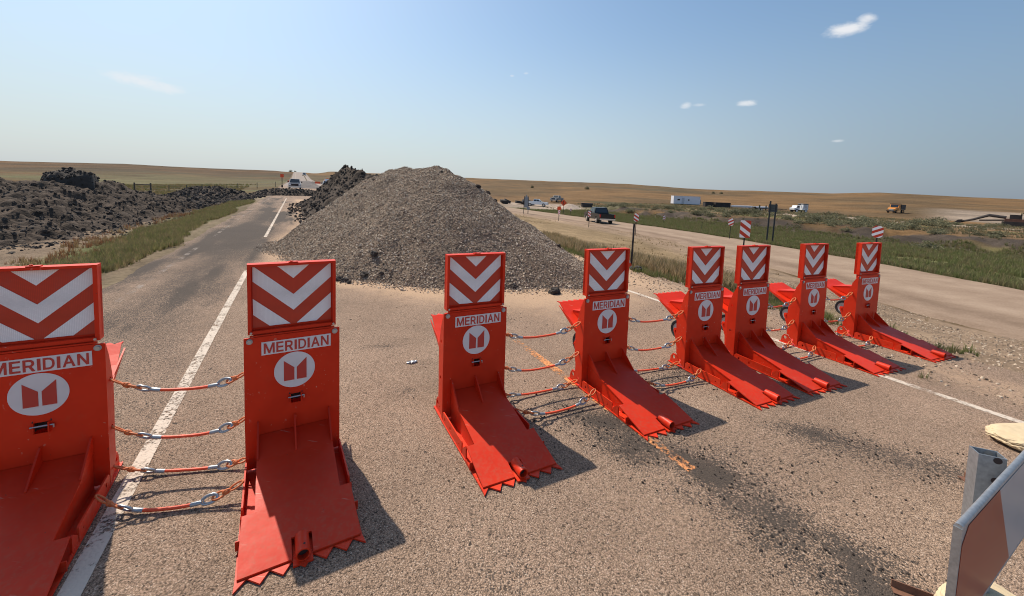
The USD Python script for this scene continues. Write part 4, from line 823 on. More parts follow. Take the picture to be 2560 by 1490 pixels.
LV = {'upper': (.068, .70), 'middle': (.068, .372), 'lower': (.075, .075)}
PAIRS = [(0, 1, 'between the two leftmost barriers'), (2, 3, 'between the third and fourth barriers'), (3, 4, 'between the fourth and fifth barriers'), (5, 6, 'between the sixth and seventh barriers'), (6, 7, 'between the two rightmost barriers')]
for i, j, wh in PAIRS:
    for lv, (yy, zz) in LV.items():
        if (i, lv) == (5, 'lower'):
            A = b_pt(i, .306, -.05, .06)
        else: A = b_pt(i, .304, yy, zz if lv != 'lower' else .085)
        B = b_pt(j, -.304, yy, zz if lv != 'lower' else .060)
        sg = {'upper': .095, 'middle': .105, 'lower': .055}[lv]
        cable(f'{lv} orange steel cable {wh}', A, B, sg, hooks=(.17, .11) if i == 0 else (.10, .18))
    A, B = b_pt(i, .306, -.245, .105), b_pt(j, -.306, -.235, .105)
    cable(f'lowest front orange cable lying near the road {wh}', A, B, .09, side=.06, hooks=(.16, .16))

# ------------------------------------------------------------------ barricade and sandbags at the right edge
BROT = math.radians(29.1); U2, V2 = np.array([math.cos(BROT), math.sin(BROT)]), np.array([-math.sin(BROT), math.cos(BROT)])    # along the boards, and behind them
BO = np.array([2.28, 1.74, 0.0])
bc = thing('traffic_barricade', 'red and white striped barricade board with galvanised frame at the lower right edge', 'barricade', BO, BROT)
def bl(x, y, z): d = np.array([x, y]) - BO[:2]; return np.array([d @ U2, d @ V2, z])
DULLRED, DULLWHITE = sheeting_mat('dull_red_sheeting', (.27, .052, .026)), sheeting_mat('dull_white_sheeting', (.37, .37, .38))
def askew(m):    # the whole frame stands a little askew
    v = m.vertices.copy(); v[:, 0] += .125 * (.945 - v[:, 2]); return trimesh.Trimesh(v, m.faces, process=False)
def board(name, x0, x1, z0, z1, y, cuts):
    h = z1 - z0
    fr = cat_m(box(x0 + .006, x1 - .006, y + .003, y + .022, z0 + .006, z1 - .006), tube([(x0, y + .012, z1 - .008), (x1, y + .012, z1 - .008)], .0125, 12), tube([(x0, y + .012, z0 + .008), (x1, y + .012, z0 + .008)], .0125, 12),
               box(x0 - .004, x0 + .006, y + .001, y + .025, z0 + .010, z1 - .010), box(x1 - .006, x1 + .004, y + .001, y + .025, z0 + .010, z1 - .010))
    b = obj(name, askew(fr), GALV, bc, smooth=40)
    clip = Polygon([(x0 + .016, z0 + .02), (x1 - .016, z0 + .02), (x1 - .016, z1 - .022), (x0 + .075, z1 - .022), (x0 + .016, z1 - .085)])
    for k in range(len(cuts) - 1):
        a, c = cuts[k], cuts[k + 1]
        pg = Polygon([(a, z1), (c, z1), (c + h * .72, z0), (a + h * .72, z0)]).intersection(clip)
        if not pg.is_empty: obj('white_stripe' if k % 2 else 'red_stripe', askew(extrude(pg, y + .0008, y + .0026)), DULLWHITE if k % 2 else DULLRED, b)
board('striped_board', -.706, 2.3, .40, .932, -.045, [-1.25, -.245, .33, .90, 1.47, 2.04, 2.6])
def post_at(px, py, name='upright'):
    a = math.radians(-51); c_, s_ = math.cos(a), math.sin(a); w, d, t_ = .050, .034, .0045
    m = cat_m(box(-w, w, -d, -d + t_, .03, .922), box(-w, w, d - t_, d, .03, .922), box(-w, -w + t_, -d + t_, d - t_, .03, .922), box(w - t_, w, -d + t_, d - t_, .03, .922))
    T = trimesh.transformations.rotation_matrix(a, [0, 0, 1]); T[:3, 3] = (px, py, 0); m.apply_transform(T)
    up_ = obj(name, askew(m), GALV, bc)
    for zz in (.905, .80, .70):
        hm = disc(.018, zz, .016, -d - .0016, -d - .0004, 18); hm.apply_transform(T); obj('punched_hole', askew(hm), DARKHOLE, up_)
    hm = disc(.018, .905, .016, d - t_ - .0016, d - t_ - .0004, 18); hm.apply_transform(T); obj('punched_hole', askew(hm), STEEL, up_)
post_at(.092, .055); post_at(1.9, .062)
for a_, b_ in (((3.586, 2.956), (3.50, 2.30)), ((2.156, 2.005), (2.62, 1.765))):
    A, B = bl(*a_, .0), bl(*b_, .0); d_ = B - A; L = np.linalg.norm(d_); an = math.atan2(d_[1], d_[0])
    m = cat_m(box(0, L, -.024, .024, .002, .008), box(0, L, .018, .024, .008, .046)); T = trimesh.transformations.rotation_matrix(an, [0, 0, 1]); T[:3, 3] = A; m.apply_transform(T); obj('foot', m, RUST, bc)

def sandbag(label, loc, rz, L, W, H, seed, ear=.06):
    m = trimesh.creation.icosphere(5, 1.0); v = m.vertices.copy()
    a = np.sign(v) * np.abs(v) ** np.array([.55, .62, .8]); a *= np.array([L / 2, W / 2, H / 2]) / np.abs(a).max(0)
    k = np.abs(a[:, 0]) / (L / 2); pin = 1 - .55 * np.clip((k - .7) / .3, 0, 1) ** 1.5; a[:, 2] *= pin; a[:, 1] *= 1 - .18 * np.clip((k - .75) / .25, 0, 1)
    nn = meshkit.fbm(v * 2.2 + seed, 4, seed) - .5; wr = np.abs(meshkit.fbm(v * np.array([2, 7, 3.0]) + seed, 3, seed + 3) - .5)
    a *= (1 + .22 * nn - .13 * wr)[:, None]; a[:, 2] = np.maximum(a[:, 2], -H * .36); a[:, 2] -= a[:, 2].min()
    t = thing('sandbag', label, 'sandbag', loc, rz)
    b = obj('bag', trimesh.Trimesh(a, m.faces, process=False), CANVAS, t, smooth=60)
    zz = H * .30
    obj('seam', tube([(-L / 2 * .96, y_, zz + .012 * math.sin(y_ * 40)) for y_ in np.linspace(-W * .3, W * .3, 10)], .006, 6), CANVAS, t, smooth=60)
    obj('tie', loop(np.array([L / 2 * .90, 0, zz]), np.array([L / 2 * 1.04, 0, zz * .8]), .035, .008, .3), CANVAS, t, smooth=60)
    return t
sandbag('pale tan sandbag lying on the asphalt at the right edge above the barricade', (4.74, 3.43, .004), .10, .62, .38, .15, 5)
sandbag('pale tan sandbag beside the galvanised upright, on the far barricade foot', (3.56, 2.50, .045), 1.75, .46, .34, .15, 8)
sandbag('pale tan sandbag at the bottom edge on the near barricade foot', (2.44, 1.80, .045), .4, .44, .32, .16, 12)

# ------------------------------------------------------------------ signs, posts, markers
def rrect(w, h, r): return Polygon([(-w / 2 + r, -h / 2 + r), (w / 2 - r, -h / 2 + r), (w / 2 - r, h / 2 - r), (-w / 2 + r, h / 2 - r)]).buffer(r, 4)
def cut_rect(w, h, c): return Polygon([(-w / 2 + c, -h / 2), (w / 2 - c, -h / 2), (w / 2, -h / 2 + c), (w / 2, h / 2 - c), (w / 2 - c, h / 2), (-w / 2 + c, h / 2), (-w / 2, h / 2 - c), (-w / 2, -h / 2 + c)])
def upost(name, z0, z1, w, t, lean_=0.0, material=None):
    m = cat_m(box(-w / 2, w / 2, .004, .009, z0, z1), box(-w / 2, -w / 2 + .006, -.012, .004, z0, z1), box(w / 2 - .006, w / 2, -.012, .004, z0, z1))
    return obj(name, m, material or BLACKPOST, t)
def marker(label, x, y, w, h, zc, slope, shape='rect', face=None, nstripe=2.2):
    g_ = gz1(x, y); rz = -math.atan2(x, y) if face is None else face
    t = thing('striped_marker', label, 'marker sign', (x, y, g_), rz)
    z = zc - g_
    upost('post', -.1, z - h / 2 + .05, max(.045, .06), t)
    pg = {'rect': rrect(w, h, .03), 'hex': cut_rect(w, h, w * .27)}[shape]
    from shapely import affinity
    pl = obj('sign_plate', extrude(affinity.translate(pg, 0, z), -.018, -.013), GREYSIGN, t)
    sw = h / nstripe / 2; k = 0; zz = z - h * 1.6
    while zz < z + h * 1.6:
        st = Polygon([(-w, zz - slope * w), (w, zz + slope * w), (w, zz + sw + slope * w), (-w, zz + sw - slope * w)]).intersection(affinity.translate(pg, 0, z))
        if not st.is_empty: obj('red_stripe' if k % 2 else 'white_stripe', extrude(st, -.0205, -.0185), RED_SHEET if k % 2 else WHITE_SHEET, pl)
        zz += sw; k += 1
    return t
marker('square striped red and white marker on a dark post behind the sixth barrier', 10.70, 18.40, .42, .80, .72, -.75, 'rect', -.40)
marker('red and white six sided marker above the rightmost barrier, beyond the detour', 20.05, 22.0, .46, .66, .63, .55, 'hex')
marker('red and white striped marker right of the black post, before the detour', 10.80, 35.0, .42, .72, .09, -.62, 'hex')
marker('red and white six sided marker beyond the detour, left of the square striped one', 20.15, 37.0, .42, .68, -.07, .6, 'hex')
marker('small far striped marker beyond the detour, between the pickup and the trailer', 23.8, 63.0, .40, .72, -1.38, .6, 'hex')
marker('striped marker standing in front of the dark pickup', 7.85, 41.0, .32, .62, -.10, -.7, 'rect', -.6)
marker('small striped marker under the round orange plaque', 5.9, 51.0, .34, .55, -.58, .7, 'rect', -.7)
marker('tiny pale marker between the orange diamond sign and the dark pickup', 10.35, 71.5, .30, .50, -1.15, .6, 'hex')

x, y = 9.3, 74.0; g_ = gz1(x, y); t = thing('diamond_sign', 'orange diamond warning sign with a black curved arrow beside the detour', 'road sign', (x, y, g_), -.12 + .28)
upost('post', -.1, 2.0 + 0, .09, t); dz = .05 - g_ - .10
obj('sign_plate', extrude([(-.62, dz), (0, dz - .62), (.62, dz), (0, dz + .62)], -.03, -.022), ORANGESIGN, t)
arrow = unary_union([Polygon([(-.03, dz - .33), (.07, dz - .33), (.07, dz - .12), (-.03, dz - .02)]), Polygon([(.07, dz - .12), (-.03, dz - .02), (-.11, dz + .10), (-.01, dz + .10)]), Polygon([(-.11, dz + .08), (-.01, dz + .08), (-.01, dz + .2), (-.11, dz + .2)]), Polygon([(-.17, dz + .19), (.05, dz + .19), (-.06, dz + .38)])])
obj('arrow', extrude(arrow, -.034, -.031), BLACKPRINT, t)
x, y = 6.0, 52.0; g_ = gz1(x, y); t = thing('orange_plaque', 'round orange plaque on a thin post below the diamond sign', 'road sign', (x, y, g_), 0.0)
upost('post', -.1, 1.75, .05, t); obj('sign_plate', extrude(Point(0, 1.6).buffer(.27, 8), -.03, -.022), ORANGESIGN, t)
x, y = 2.2, 67.0; g_ = gz1(x, y); t = thing('pentagon_sign', 'grey back of a pointed sign on two posts by the gravel heap', 'road sign', (x, y, g_), 0.0)
for px in (-.36, .36): obj('post', box(px - .05, px + .05, 0, .06, -.1, 3.0 if px < 0 else 3.0), BLACKPOST, t)
obj('sign_plate', extrude([(-.30, 1.1), (.30, 1.1), (.30, 2.75), (0, 3.25), (-.30, 2.75)], -.02, -.01), GREYSIGN, t)
obj('small_plate', box(.12, .62, -.03, -.02, .75, 1.25), GREYSIGN, t)
x, y = 24.5, 38.0; g_ = gz1(x, y); t = thing('two_post_sign', 'small grey sign board on two tall black posts beyond the detour', 'road sign', (x, y, g_), -.50)
for px in (-.22, .24): obj('post', box(px - .065, px + .065, 0, .09, -.1, 2.02 - g_ + (.0 if px < 0 else -.22)), BLACKPOST, t)
bd = obj('sign_plate', box(-.33, .38, .092, .102, 1.0 - g_, 1.72 - g_), mat('dark_grey_sign', (.10, .105, .10), .6), t)
for k in range(3): obj('dark_line', box(-.12, .14, .0885, .0915, 1.54 - g_ - .2 * k, 1.60 - g_ - .2 * k), BLACKPRINT, bd)
x, y = 3.5, 11.5; t = thing('black_post', 'black steel post standing behind the fourth barrier', 'post', (x, y, gz1(x, y)), -.25)
upost('post', -.15, 1.33, .052, t); obj('base', cat_m(box(-.06, .06, -.05, .05, -.02, .05)), DARKHOLE, t)
t = thing('broken_stake', 'broken orange and white stake leaning at the foot of the black post', 'stake', (3.40, 11.15, .02), .3, rot=(0, -28, 20))
obj('stake', box(-.04, .04, -.008, .008, 0, .34), mat('stake_white', (.6, .56, .52), .6), t)
obj('orange_band', box(-.041, .041, -.0095, .0095, .06, .16), ORANGESIGN, t)
for k, (x, y, h, lb) in enumerate([(24.6, 52.0, 1.1, 'thin green post beyond the detour, left one of three'), (24.9, 43.5, 1.15, 'thin green post beyond the detour, middle one of three'), (24.4, 37.5, .9, 'thin green post beyond the detour, right one of three')]):
    t = thing('thin_post', lb, 'post', (x, y, gz1(x, y)), .2); upost('post', -.1, h, .05, t, material=mat('green_post', (.045, .055, .035), .6) if k == 0 else '/World/Looks/green_post'); obj('cap', box(-.028, .028, -.014, .011, h, h + .02), BLACKPOST, t)
for k, (x, y, lb) in enumerate([(68.5, 112.0, 'short green post left of its twin before the pale pipes'), (70.3, 112.0, 'short green post right of its twin before the pale pipes')]):
    t = thing('green_post', lb, 'post', (x, y, gz1(x, y)), .2); obj('post', box(-.14, .14, -.08, .08, -.1, 1.5), '/World/Looks/green_post', t); obj('cap', box(-.15, .15, -.09, .09, 1.5, 1.56), BLACKPOST, t)
x, y = -35.73, 62.2; t = thing('flag_sign', 'small red orange sign on a thin pole left of the far road', 'road sign', (x, y, gz1(x, y)), .5)
upost('post', -.1, 2.55 - gz1(x, y), .09, t); obj('sign_plate', box(-.24, .24, -.03, -.02, 2.3 - gz1(x, y), 2.8 - gz1(x, y)), ORANGESIGN, t); obj('dark_plate', box(-.12, .12, -.03, -.02, .8 - gz1(x, y), 1.1 - gz1(x, y)), DARKHOLE, t)

# fence on the left
t = thing('post_fence', 'old wooden post and wire fence behind the left clay ridge', 'fence', (-57.2, 63, gz1(-57.2, 63)), 0.0); g0 = gz1(-57.2, 63)
fpts = [(-58.4, 62), (-55.9, 62), (-54.3, 63.4), (-53.6, 66), (-52.6, 68), (-52.3, 71), (-52, 76), (-52.2, 82), (-52.6, 89), (-53.4, 97), (-54.6, 106)]
tops = []
for k, (x, y) in enumerate(fpts):
    h = 1.5 if k < 2 else 1.15; gg = gz1(x, y) - g0; r_ = .11 if k < 2 else .06
    obj('post', tube([(x + 57.2, y - 63, gg - .2), (x + 57.2 + .03 * (k % 3 - 1), y - 63, gg + h)], [r_, r_ * .85], 8), WOOD, t); tops.append((x + 57.2, y - 63, gg))
obj('brace_rail', tube([(tops[0][0], tops[0][1], tops[0][2] + 1.25), (tops[1][0], tops[1][1], tops[1][2] + 1.25)], .07, 8), WOOD, t)
for hh in (.35, .7, 1.05): obj('wire', tube([(a, b, c + hh) for a, b, c in tops], .006, 4), GALV, t)

# ------------------------------------------------------------------ vehicles
def wheel_parts(t, x, y, r, w, rimmat=CHROME):
    m = cyl((x, y - w / 2, r), (x, y + w / 2, r), r, 22); wh = obj('wheel', m, RUBBER, t, smooth=40)
    sg = 1 if y > 0 else -1
    obj('rim', cat_m(cyl((x, y + sg * (w / 2 + .002), r), (x, y + sg * (w / 2 + .02), r), r * .64, 18), cyl((x, y + sg * (w / 2 + .02), r), (x, y + sg * (w / 2 + .035), r), r * .2, 10)), rimmat, wh, smooth=40)
def pickup(label, loc, rz, paint, sc=1.0):
    t = thing('pickup_truck', label, 'pickup truck', loc, rz)
    if sc != 1: UsdGeom.Xformable(t).AddScaleOp().Set(Gf.Vec3f(sc, sc, sc))
    W = .98; r = .40
    arch = lambda cx: Point(cx, r).buffer(r * 1.22, 10)
    prof = Polygon([(-2.9, .52), (2.75, .48), (2.92, .62), (2.95, .95), (2.86, 1.10), (1.25, 1.22), (-2.88, 1.20), (-2.93, .9)]).difference(unary_union([arch(1.85), arch(-1.75)]))
    bedcut = box(-2.80, -.95, -W + .10, W - .10, .85, 1.4)
    obj('body', cat_m(extrude(prof, -W, -W + .09), extrude(prof, W - .09, W), box(.9, 2.80, -W + .09, W - .09, .55, 1.14), box(-2.85, .9, -W + .09, W - .09, .52, .82), box(-.98, .9, -W + .09, W - .09, .82, 1.19)), paint, t)
    obj('tailgate', box(-2.94, -2.86, -W + .092, W - .092, .62, 1.20), paint, t)
    v = np.array([(-.95, -W + .05, 1.195), (1.30, -W + .05, 1.195), (1.30, W - .05, 1.195), (-.95, W - .05, 1.195), (-.72, -W + .22, 1.88), (.55, -W + .22, 1.90), (.55, W - .22, 1.90), (-.72, W - .22, 1.88)])
    f = np.array([(0, 3, 2, 1), (4, 5, 6, 7), (0, 1, 5, 4), (2, 3, 7, 6), (1, 2, 6, 5), (3, 0, 4, 7)]); cab = obj('cab', (v, f), paint, t)
    def quad(a, b, c_, d, n_): # thin glass pane proud of the cab face
        q = np.array([a, b, c_, d]); nn = np.cross(q[1] - q[0], q[3] - q[0]); nn /= np.linalg.norm(nn); qq = np.vstack([q + nn * .004, q + nn * .012])
        return (qq, np.array([(4, 5, 6, 7), (3, 2, 1, 0), (0, 1, 5, 4), (1, 2, 6, 5), (2, 3, 7, 6), (3, 0, 4, 7)]))
    def on(face, u0, u1, w0, w1):
        a, b, c_, d = [v[k] for k in face]; L = lambda u, w: (a * (1 - u) + b * u) * (1 - w) + (d * (1 - u) + c_ * u) * w
        return quad(L(u0, w0), L(u1, w0), L(u1, w1), L(u0, w1), 0)
    obj('windscreen', on((1, 2, 6, 5), .06, .94, .08, .92), GLASSDARK, cab); obj('rear_window', on((3, 0, 4, 7), .08, .92, .16, .88), GLASSDARK, cab)
    for fc in ((0, 1, 5, 4), (2, 3, 7, 6)):
        obj('side_window', on(fc, .08, .46, .22, .86), GLASSDARK, cab); obj('side_window', on(fc, .50, .86, .22, .86), GLASSDARK, cab)
    for x in (1.85, -1.75):
        for sg in (-1, 1): wheel_parts(t, x, sg * (W - .13), r, .26)
    obj('rear_bumper', box(-3.06, -2.945, -W + .03, W - .03, .50, .68), CHROME, t); obj('front_bumper', box(2.955, 3.08, -W + .03, W - .03, .42, .66), CHROME, t)
    obj('grille', box(2.952, 2.985, -.55, .55, .68, 1.02), DARKHOLE, t)
    for sg in (-1, 1):
        obj('tail_lamp', box(-2.965, -2.86, sg * .90 - .075, sg * .90 + .075, .82, 1.18), TAILRED, t); obj('headlamp', box(2.86, 2.975, sg * .77 - .16, sg * .77 + .16, .78, 1.0), WHITE_SHEET, t)
        obj('mirror', box(.98, 1.12, sg * 1.08 - .10, sg * 1.08 + .10, 1.22, 1.46), DARKHOLE, t)
    return t
def at_g(x, y, dz=0): return (x, y, gz1(x, y) + dz)
pickup('dark dusty pickup truck driving away along the gravel detour', at_g(11.4, 53.0, .06), math.radians(98), BLACKCAR, 1.04)
pickup('white pickup truck parked side on in the yard right of the gravel heap', at_g(6.4, 108.0), math.radians(-10), WHITECAR, 1.02)
pickup('grey utility pickup seen from the front behind the orange diamond sign', at_g(14.3, 132.0), math.radians(-118), GREYCAR, 1.1)
X_, Y_ = xy(83.5, -.3); pickup('white pickup truck facing us beyond the dirt berm on the road', (X_, Y_, float(zr(83.5))), math.radians(-62), mat('silver_car_paint', (.40, .40, .41), .4, var=.05), 1.0)
X_, Y_ = xy(372, 5.4); pickup('far white truck on the road near the horizon', (X_, Y_, float(zr(372))), math.radians(-62), WHITECAR, 1.35)

t = thing('office_trailer', 'long white box trailer at the foot of the brown hill', 'trailer', at_g(60.3, 141.3), 0.0)
zt = -gz1(60.3, 141.3) - 1.05
b_ = obj('body', cat_m(box(-4.6, 4.6, -1.25, 1.25, .55 + zt, 3.25 + zt), box(-4.65, 4.65, -1.3, 1.3, 3.255 + zt, 3.33 + zt)), WHITEBOX, t)
dr_ = obj('door', box(-1.8, -.9, -1.29, -1.255, .62 + zt, 2.7 + zt), mat('trailer_door', (.45, .46, .50), .5), t); obj('handle', box(-1.02, -.96, -1.33, -1.295, 1.6 + zt, 1.7 + zt), DARKHOLE, dr_)
for x0, x1 in ((-3.4, -2.4), (.3, .9)): w_ = obj('window', box(x0, x1, -1.28, -1.255, 1.7 + zt, 2.3 + zt), WHITECAR, t); obj('pane', box(x0 + .06, x1 - .06, -1.292, -1.283, 1.76 + zt, 2.24 + zt), GLASSDARK, w_)
for x in (-3.2, 2.6, 3.5): wheel_parts(t, x, -1.0, .42, .3, GREYSIGN)
obj('end_unit', box(4.66, 5.15, -.7, .7, .75 + zt, 2.2 + zt), GREYSIGN, t); obj('skirt', box(-4.5, 4.5, -1.1, 1.1, -.2, .545 + zt), DARKMACHINE, t)

for k, (x, y, w_, lb) in enumerate([(61.0, 126.0, 2.6, 'small dark container behind the sagebrush, left of its pair'), (65.0, 125.5, 4.6, 'longer dark container behind the sagebrush, right of its pair')]):
    t = thing('container', lb, 'container', at_g(x, y), 0.0); obj('body', box(-w_ / 2, w_ / 2, -.8, .8, .1, 1.5), DARKMACHINE, t)
    for q in range(int(w_ / .5)): obj('side_rib', box(-w_ / 2 + .2 + q * .5, -w_ / 2 + .28 + q * .5, -.86, -.802, .15, 1.45), BLACKPOST, t)
    obj('lid', box(-w_ / 2 - .05, w_ / 2 + .05, -.85, .85, 1.502, 1.6), DARKHOLE, t)
t = thing('pipe_stack', 'pale stacked pipes lying in the yard below the hill', 'pipes', at_g(76.0, 131.0), 0.0)
for k in range(6): obj('pipe', tube([(-6 + .6 * (k % 3), -.4 + .3 * (k % 3), .22 + .28 * (k // 3) + .1), (6 + .5 * (k % 2), -.4 + .3 * (k % 3), .22 + .28 * (k // 3) + .1)], .2, 10), STICKER, t, smooth=50)
obj('timber', box(-7.2, -5.4, -.8, .4, .05, .75), mat('pale_timber', (.62, .42, .26), .8), t)

t = thing('drill_truck', 'white work truck with a rack on its back, parked in the yard', 'truck', at_g(79.8, 112.5), math.radians(-172)); UsdGeom.Xformable(t).AddScaleOp().Set(Gf.Vec3f(.82, .82, .82))
obj('chassis', box(-2.6, 2.4, -.45, .45, .55, .85), DARKMACHINE, t)
cb_ = obj('cab', extrude([(.6, .85), (2.6, .85), (2.65, 1.45), (1.9, 1.6), (1.6, 2.35), (.6, 2.4)], -1.0, 1.0), WHITECAR, t)
for sg in (-1, 1): obj('side_window', extrude([(.8, 1.6), (1.75, 1.6), (1.5, 2.2), (.8, 2.2)], sg * 1.0 + (.004 if sg > 0 else -.016), sg * 1.0 + (.016 if sg > 0 else -.004)), GLASSDARK, cb_)
obj('rear_box', box(-2.5, -.5, -1.1, 1.1, .86, 2.7), WHITECAR, t); obj('rack', cat_m(*[box(-2.4 + .5 * k, -2.3 + .5 * k, -1.16, 1.16, 1.4, 3.0) for k in range(4)], box(-2.5, -.4, -1.18, 1.18, 2.9, 3.02)), GREYSIGN, t); obj('boom', tube([(-2.2, 0, 2.9), (.6, 0, 2.55)], .12, 8), DARKMACHINE, t)
for x in (1.7, -1.7):
    for sg in (-1, 1): wheel_parts(t, x, sg * .95, .55, .35, STICKER)
t = thing('flatbed_trailer', 'low dark flatbed trailer left of the white work truck', 'trailer', at_g(70.8, 113.0), math.radians(3))
obj('bed', cat_m(box(-4.2, 4.2, -1.1, 1.1, .55, .75), box(3.0, 6.2, -.2, .2, .6, .72)), DARKMACHINE, t)
for x in (-2.6, -1.7): wheel_parts(t, x, -.9, .38, .25); wheel_parts(t, x, .9, .38, .25)
obj('load', cat_m(box(1.2, 2.2, -.5, .5, .76, 1.3), box(-3.6, -3.0, -.4, .4, .76, 1.1)), DARKMACHINE, t)

t = thing('dump_truck', 'orange yellow dump truck with a dark bed crossing the far yard', 'dump truck', at_g(126.0, 133.0), math.radians(-150))
obj('hood', extrude([(1.0, .7), (3.2, .7), (3.25, 1.35), (2.9, 1.6), (1.0, 1.75)], -.95, .95), YELLOW, t)
cb_ = obj('cab', extrude([(-.6, .8), (1.0, .8), (1.0, 1.76), (.7, 2.75), (-.6, 2.8)], -1.15, 1.15), YELLOW, t)
obj('windscreen', extrude([(1.012, 1.82), (1.02, 1.82), (.755, 2.66), (.747, 2.66)], -.95, .95), GLASSDARK, cb_)
for sg in (-1, 1): obj('side_window', extrude([(-.3, 1.8), (.8, 1.8), (.6, 2.6), (-.3, 2.6)], sg * 1.15 + (.004 if sg > 0 else -.016), sg * 1.15 + (.016 if sg > 0 else -.004)), GLASSDARK, cb_)
obj('grille', box(3.26, 3.31, -.6, .6, .85, 1.3), CHROME, t); obj('bumper', box(3.26, 3.45, -1.15, 1.15, .45, .8), DARKMACHINE, t); obj('roof_guard', box(-.9, .9, -1.2, 1.2, 2.9, 3.05), DARKMACHINE, t)
obj('bed', cat_m(box(-4.6, -.75, -1.25, -1.15, 1.1, 2.8), box(-4.6, -.75, 1.15, 1.25, 1.1, 2.8), box(-4.6, -.75, -1.15, 1.15, 1.1, 1.25), box(-.85, -.75, -1.15, 1.15, 1.26, 2.8)), DARKMACHINE, t)
for x in (2.3, -2.4, -3.6):
    for sg in (-1, 1): wheel_parts(t, x, sg * 1.0, .52, .35, YELLOW)

t = thing('crane_machine', 'dark low machine with a boom and tan canopy at the right edge', 'machine', at_g(96.5, 77.5), math.radians(-50))
obj('track', box(-1.5, 5.0, -1.4, -.8, .05, .95), DARKMACHINE, t); obj('track', box(-1.5, 5.0, .8, 1.4, .05, .95), DARKMACHINE, t)
obj('deck', box(-1.2, 5.2, -1.3, 1.3, .96, 1.5), mat('rusty_machine', (.13, .055, .035), .7, var=.4, scale=2), t); obj('canopy', box(.6, 4.4, -1.3, 1.3, 2.5, 2.75), TANMACHINE, t)
for x in (.8, 4.2):
    for y in (-1.1, 1.1): obj('canopy_post', box(x - .06, x + .06, y - .06, y + .06, 1.5, 2.5), DARKMACHINE, t)
obj('boom', cat_m(tube([(-1.0, 0, 1.7), (-3.2, 0, 2.0), (-5.2, 0, 1.0), (-7.0, 0, .35)], [.3, .28, .22, .18], 8), tube([(-1.0, .5, 1.2), (-4.4, .5, .9)], .15, 8)), DARKMACHINE, t); obj('bucket', extrude([(-7.9, .1), (-6.9, .1), (-6.6, .9), (-7.2, .8)], -.6, .6), DARKMACHINE, t); obj('counterweight', box(-.6, .7, -.9, .9, 1.51, 2.3), DARKMACHINE, t)

t = thing('steel_scrap', 'dark heap of machinery scrap left of the white pickup', 'scrap', at_g(-.2, 112.0), 0.0)
g = np.random.default_rng(3)
for k in range(9):
    m = box(-.9, .9, -.5, .5, 0, .7); m.apply_transform(trimesh.transformations.euler_matrix(*(g.random(3) * .5))); m.apply_translation((g.uniform(-3.5, 5.5), g.uniform(-1, 1), g.uniform(0, .7))); obj('scrap_piece', m, DARKMACHINE, t)
t = thing('dark_skip', 'low dark bin right of the pale gravel pile', 'bin', at_g(20.2, 110.0), 0.1); obj('body', extrude([(-1.4, .1), (1.2, .1), (1.5, 1.1), (-1.6, 1.1)], -.7, .7), DARKMACHINE, t); obj('rim', box(-1.65, 1.55, -.75, .75, 1.102, 1.18), BLACKPOST, t)
t, fp_ = heap('pale_gravel_pile', 'small pale gravel pile in the yard behind the diamond sign', [(12.2, 103), (14.8, 101.5), (17.6, 103), (18, 106), (14.8, 108), (12, 106)], [(14.4, 104.5, 1.35), (15.4, 104.6, 1.2)], .25, .1, 1.0, PALEGRAVEL, 161)
X_, Y_ = xy(97, 1.4); t, fp_ = heap('grey_mound', 'pale grey gravel mound behind the white pickup on the far road', [P(92, -1.2), P(92, 4.2), P(97, 5.2), P(101, 3), P(101, -1), P(97, -2)], [P(96, .4) + (1.6,), P(96, 2.4) + (1.7,)], .25, .1, 1.0, mat('grey_gravel', (.17, .15, .14), .95, var=.25, scale=3, bump=.6, bscale=6), 163)
X_, Y_ = xy(57.5, 2.55); t = thing('dark_board', 'dark board with a pale mark at the left foot of the clay heap', 'board', (X_, Y_, 0.0), math.radians(-20)); obj('board', box(-.46, .5, -.04, .04, .15, 1.15), DARKMACHINE, t); obj('pale_mark', box(-.18, .2, -.046, -.0405, .5, .7), GREYSIGN, t); obj('leg', box(-.4, -.32, -.03, .03, 0, .15), DARKMACHINE, t); obj('leg', box(.36, .44, -.03, .03, 0, .15), DARKMACHINE, t)
zf = float(zr(112)); X_, Y_ = xy(112, 2.2); t = thing('work_barricade', 'long orange and white work barricade across the far road', 'barricade', (X_, Y_, zf), math.radians(28))
for k in range(7): obj('rail_section', box(-4.2 + 1.2 * k, -3.02 + 1.2 * k, -.1, .1, .75, 1.25), (ORANGESIGN if k in (0, 5) else mat('pale_tan_plank', (.56, .42, .30), .7) if k == 1 else '/World/Looks/pale_tan_plank'), t)
for k in range(4): obj('leg', box(-4.0 + 2.6 * k, -3.9 + 2.6 * k, -.3, .3, 0, .748), DARKMACHINE, t)
X_, Y_ = xy(104, 3.0); t = thing('leaning_pole', 'thin brown pole leaning over the far road works', 'pole', (X_, Y_, float(zr(104))), math.radians(30)); obj('pole', tube([(-.2, 0, -.1), (-1.7, 0, 2.9)], [.10, .06], 8), TANMACHINE, t); obj('pole_base', box(-.6, .3, -.4, .4, 0, .4), TANMACHINE, t)
X_, Y_ = xy(118, 7.2); t = thing('site_truck', 'white and orange site truck partly hidden by the clay heap', 'truck', (X_, Y_, float(zr(118))), math.radians(-62)); UsdGeom.Xformable(t).AddScaleOp().Set(Gf.Vec3f(.72, .72, .72)); obj('body', box(-2.5, 2, -1.1, 1.1, .6, 1.9), WHITECAR, t); obj('cab', extrude([(.6, 1.9), (2, 1.9), (1.7, 2.8), (.6, 2.8)], -1.0, 1.0), WHITECAR, t); obj('beacon', box(.8, 1.2, -.5, .5, 2.802, 2.95), ORANGESIGN, t); obj('tank', box(-2.4, .4, -1.0, 1.0, 1.902, 2.6), ORANGESIGN, t)
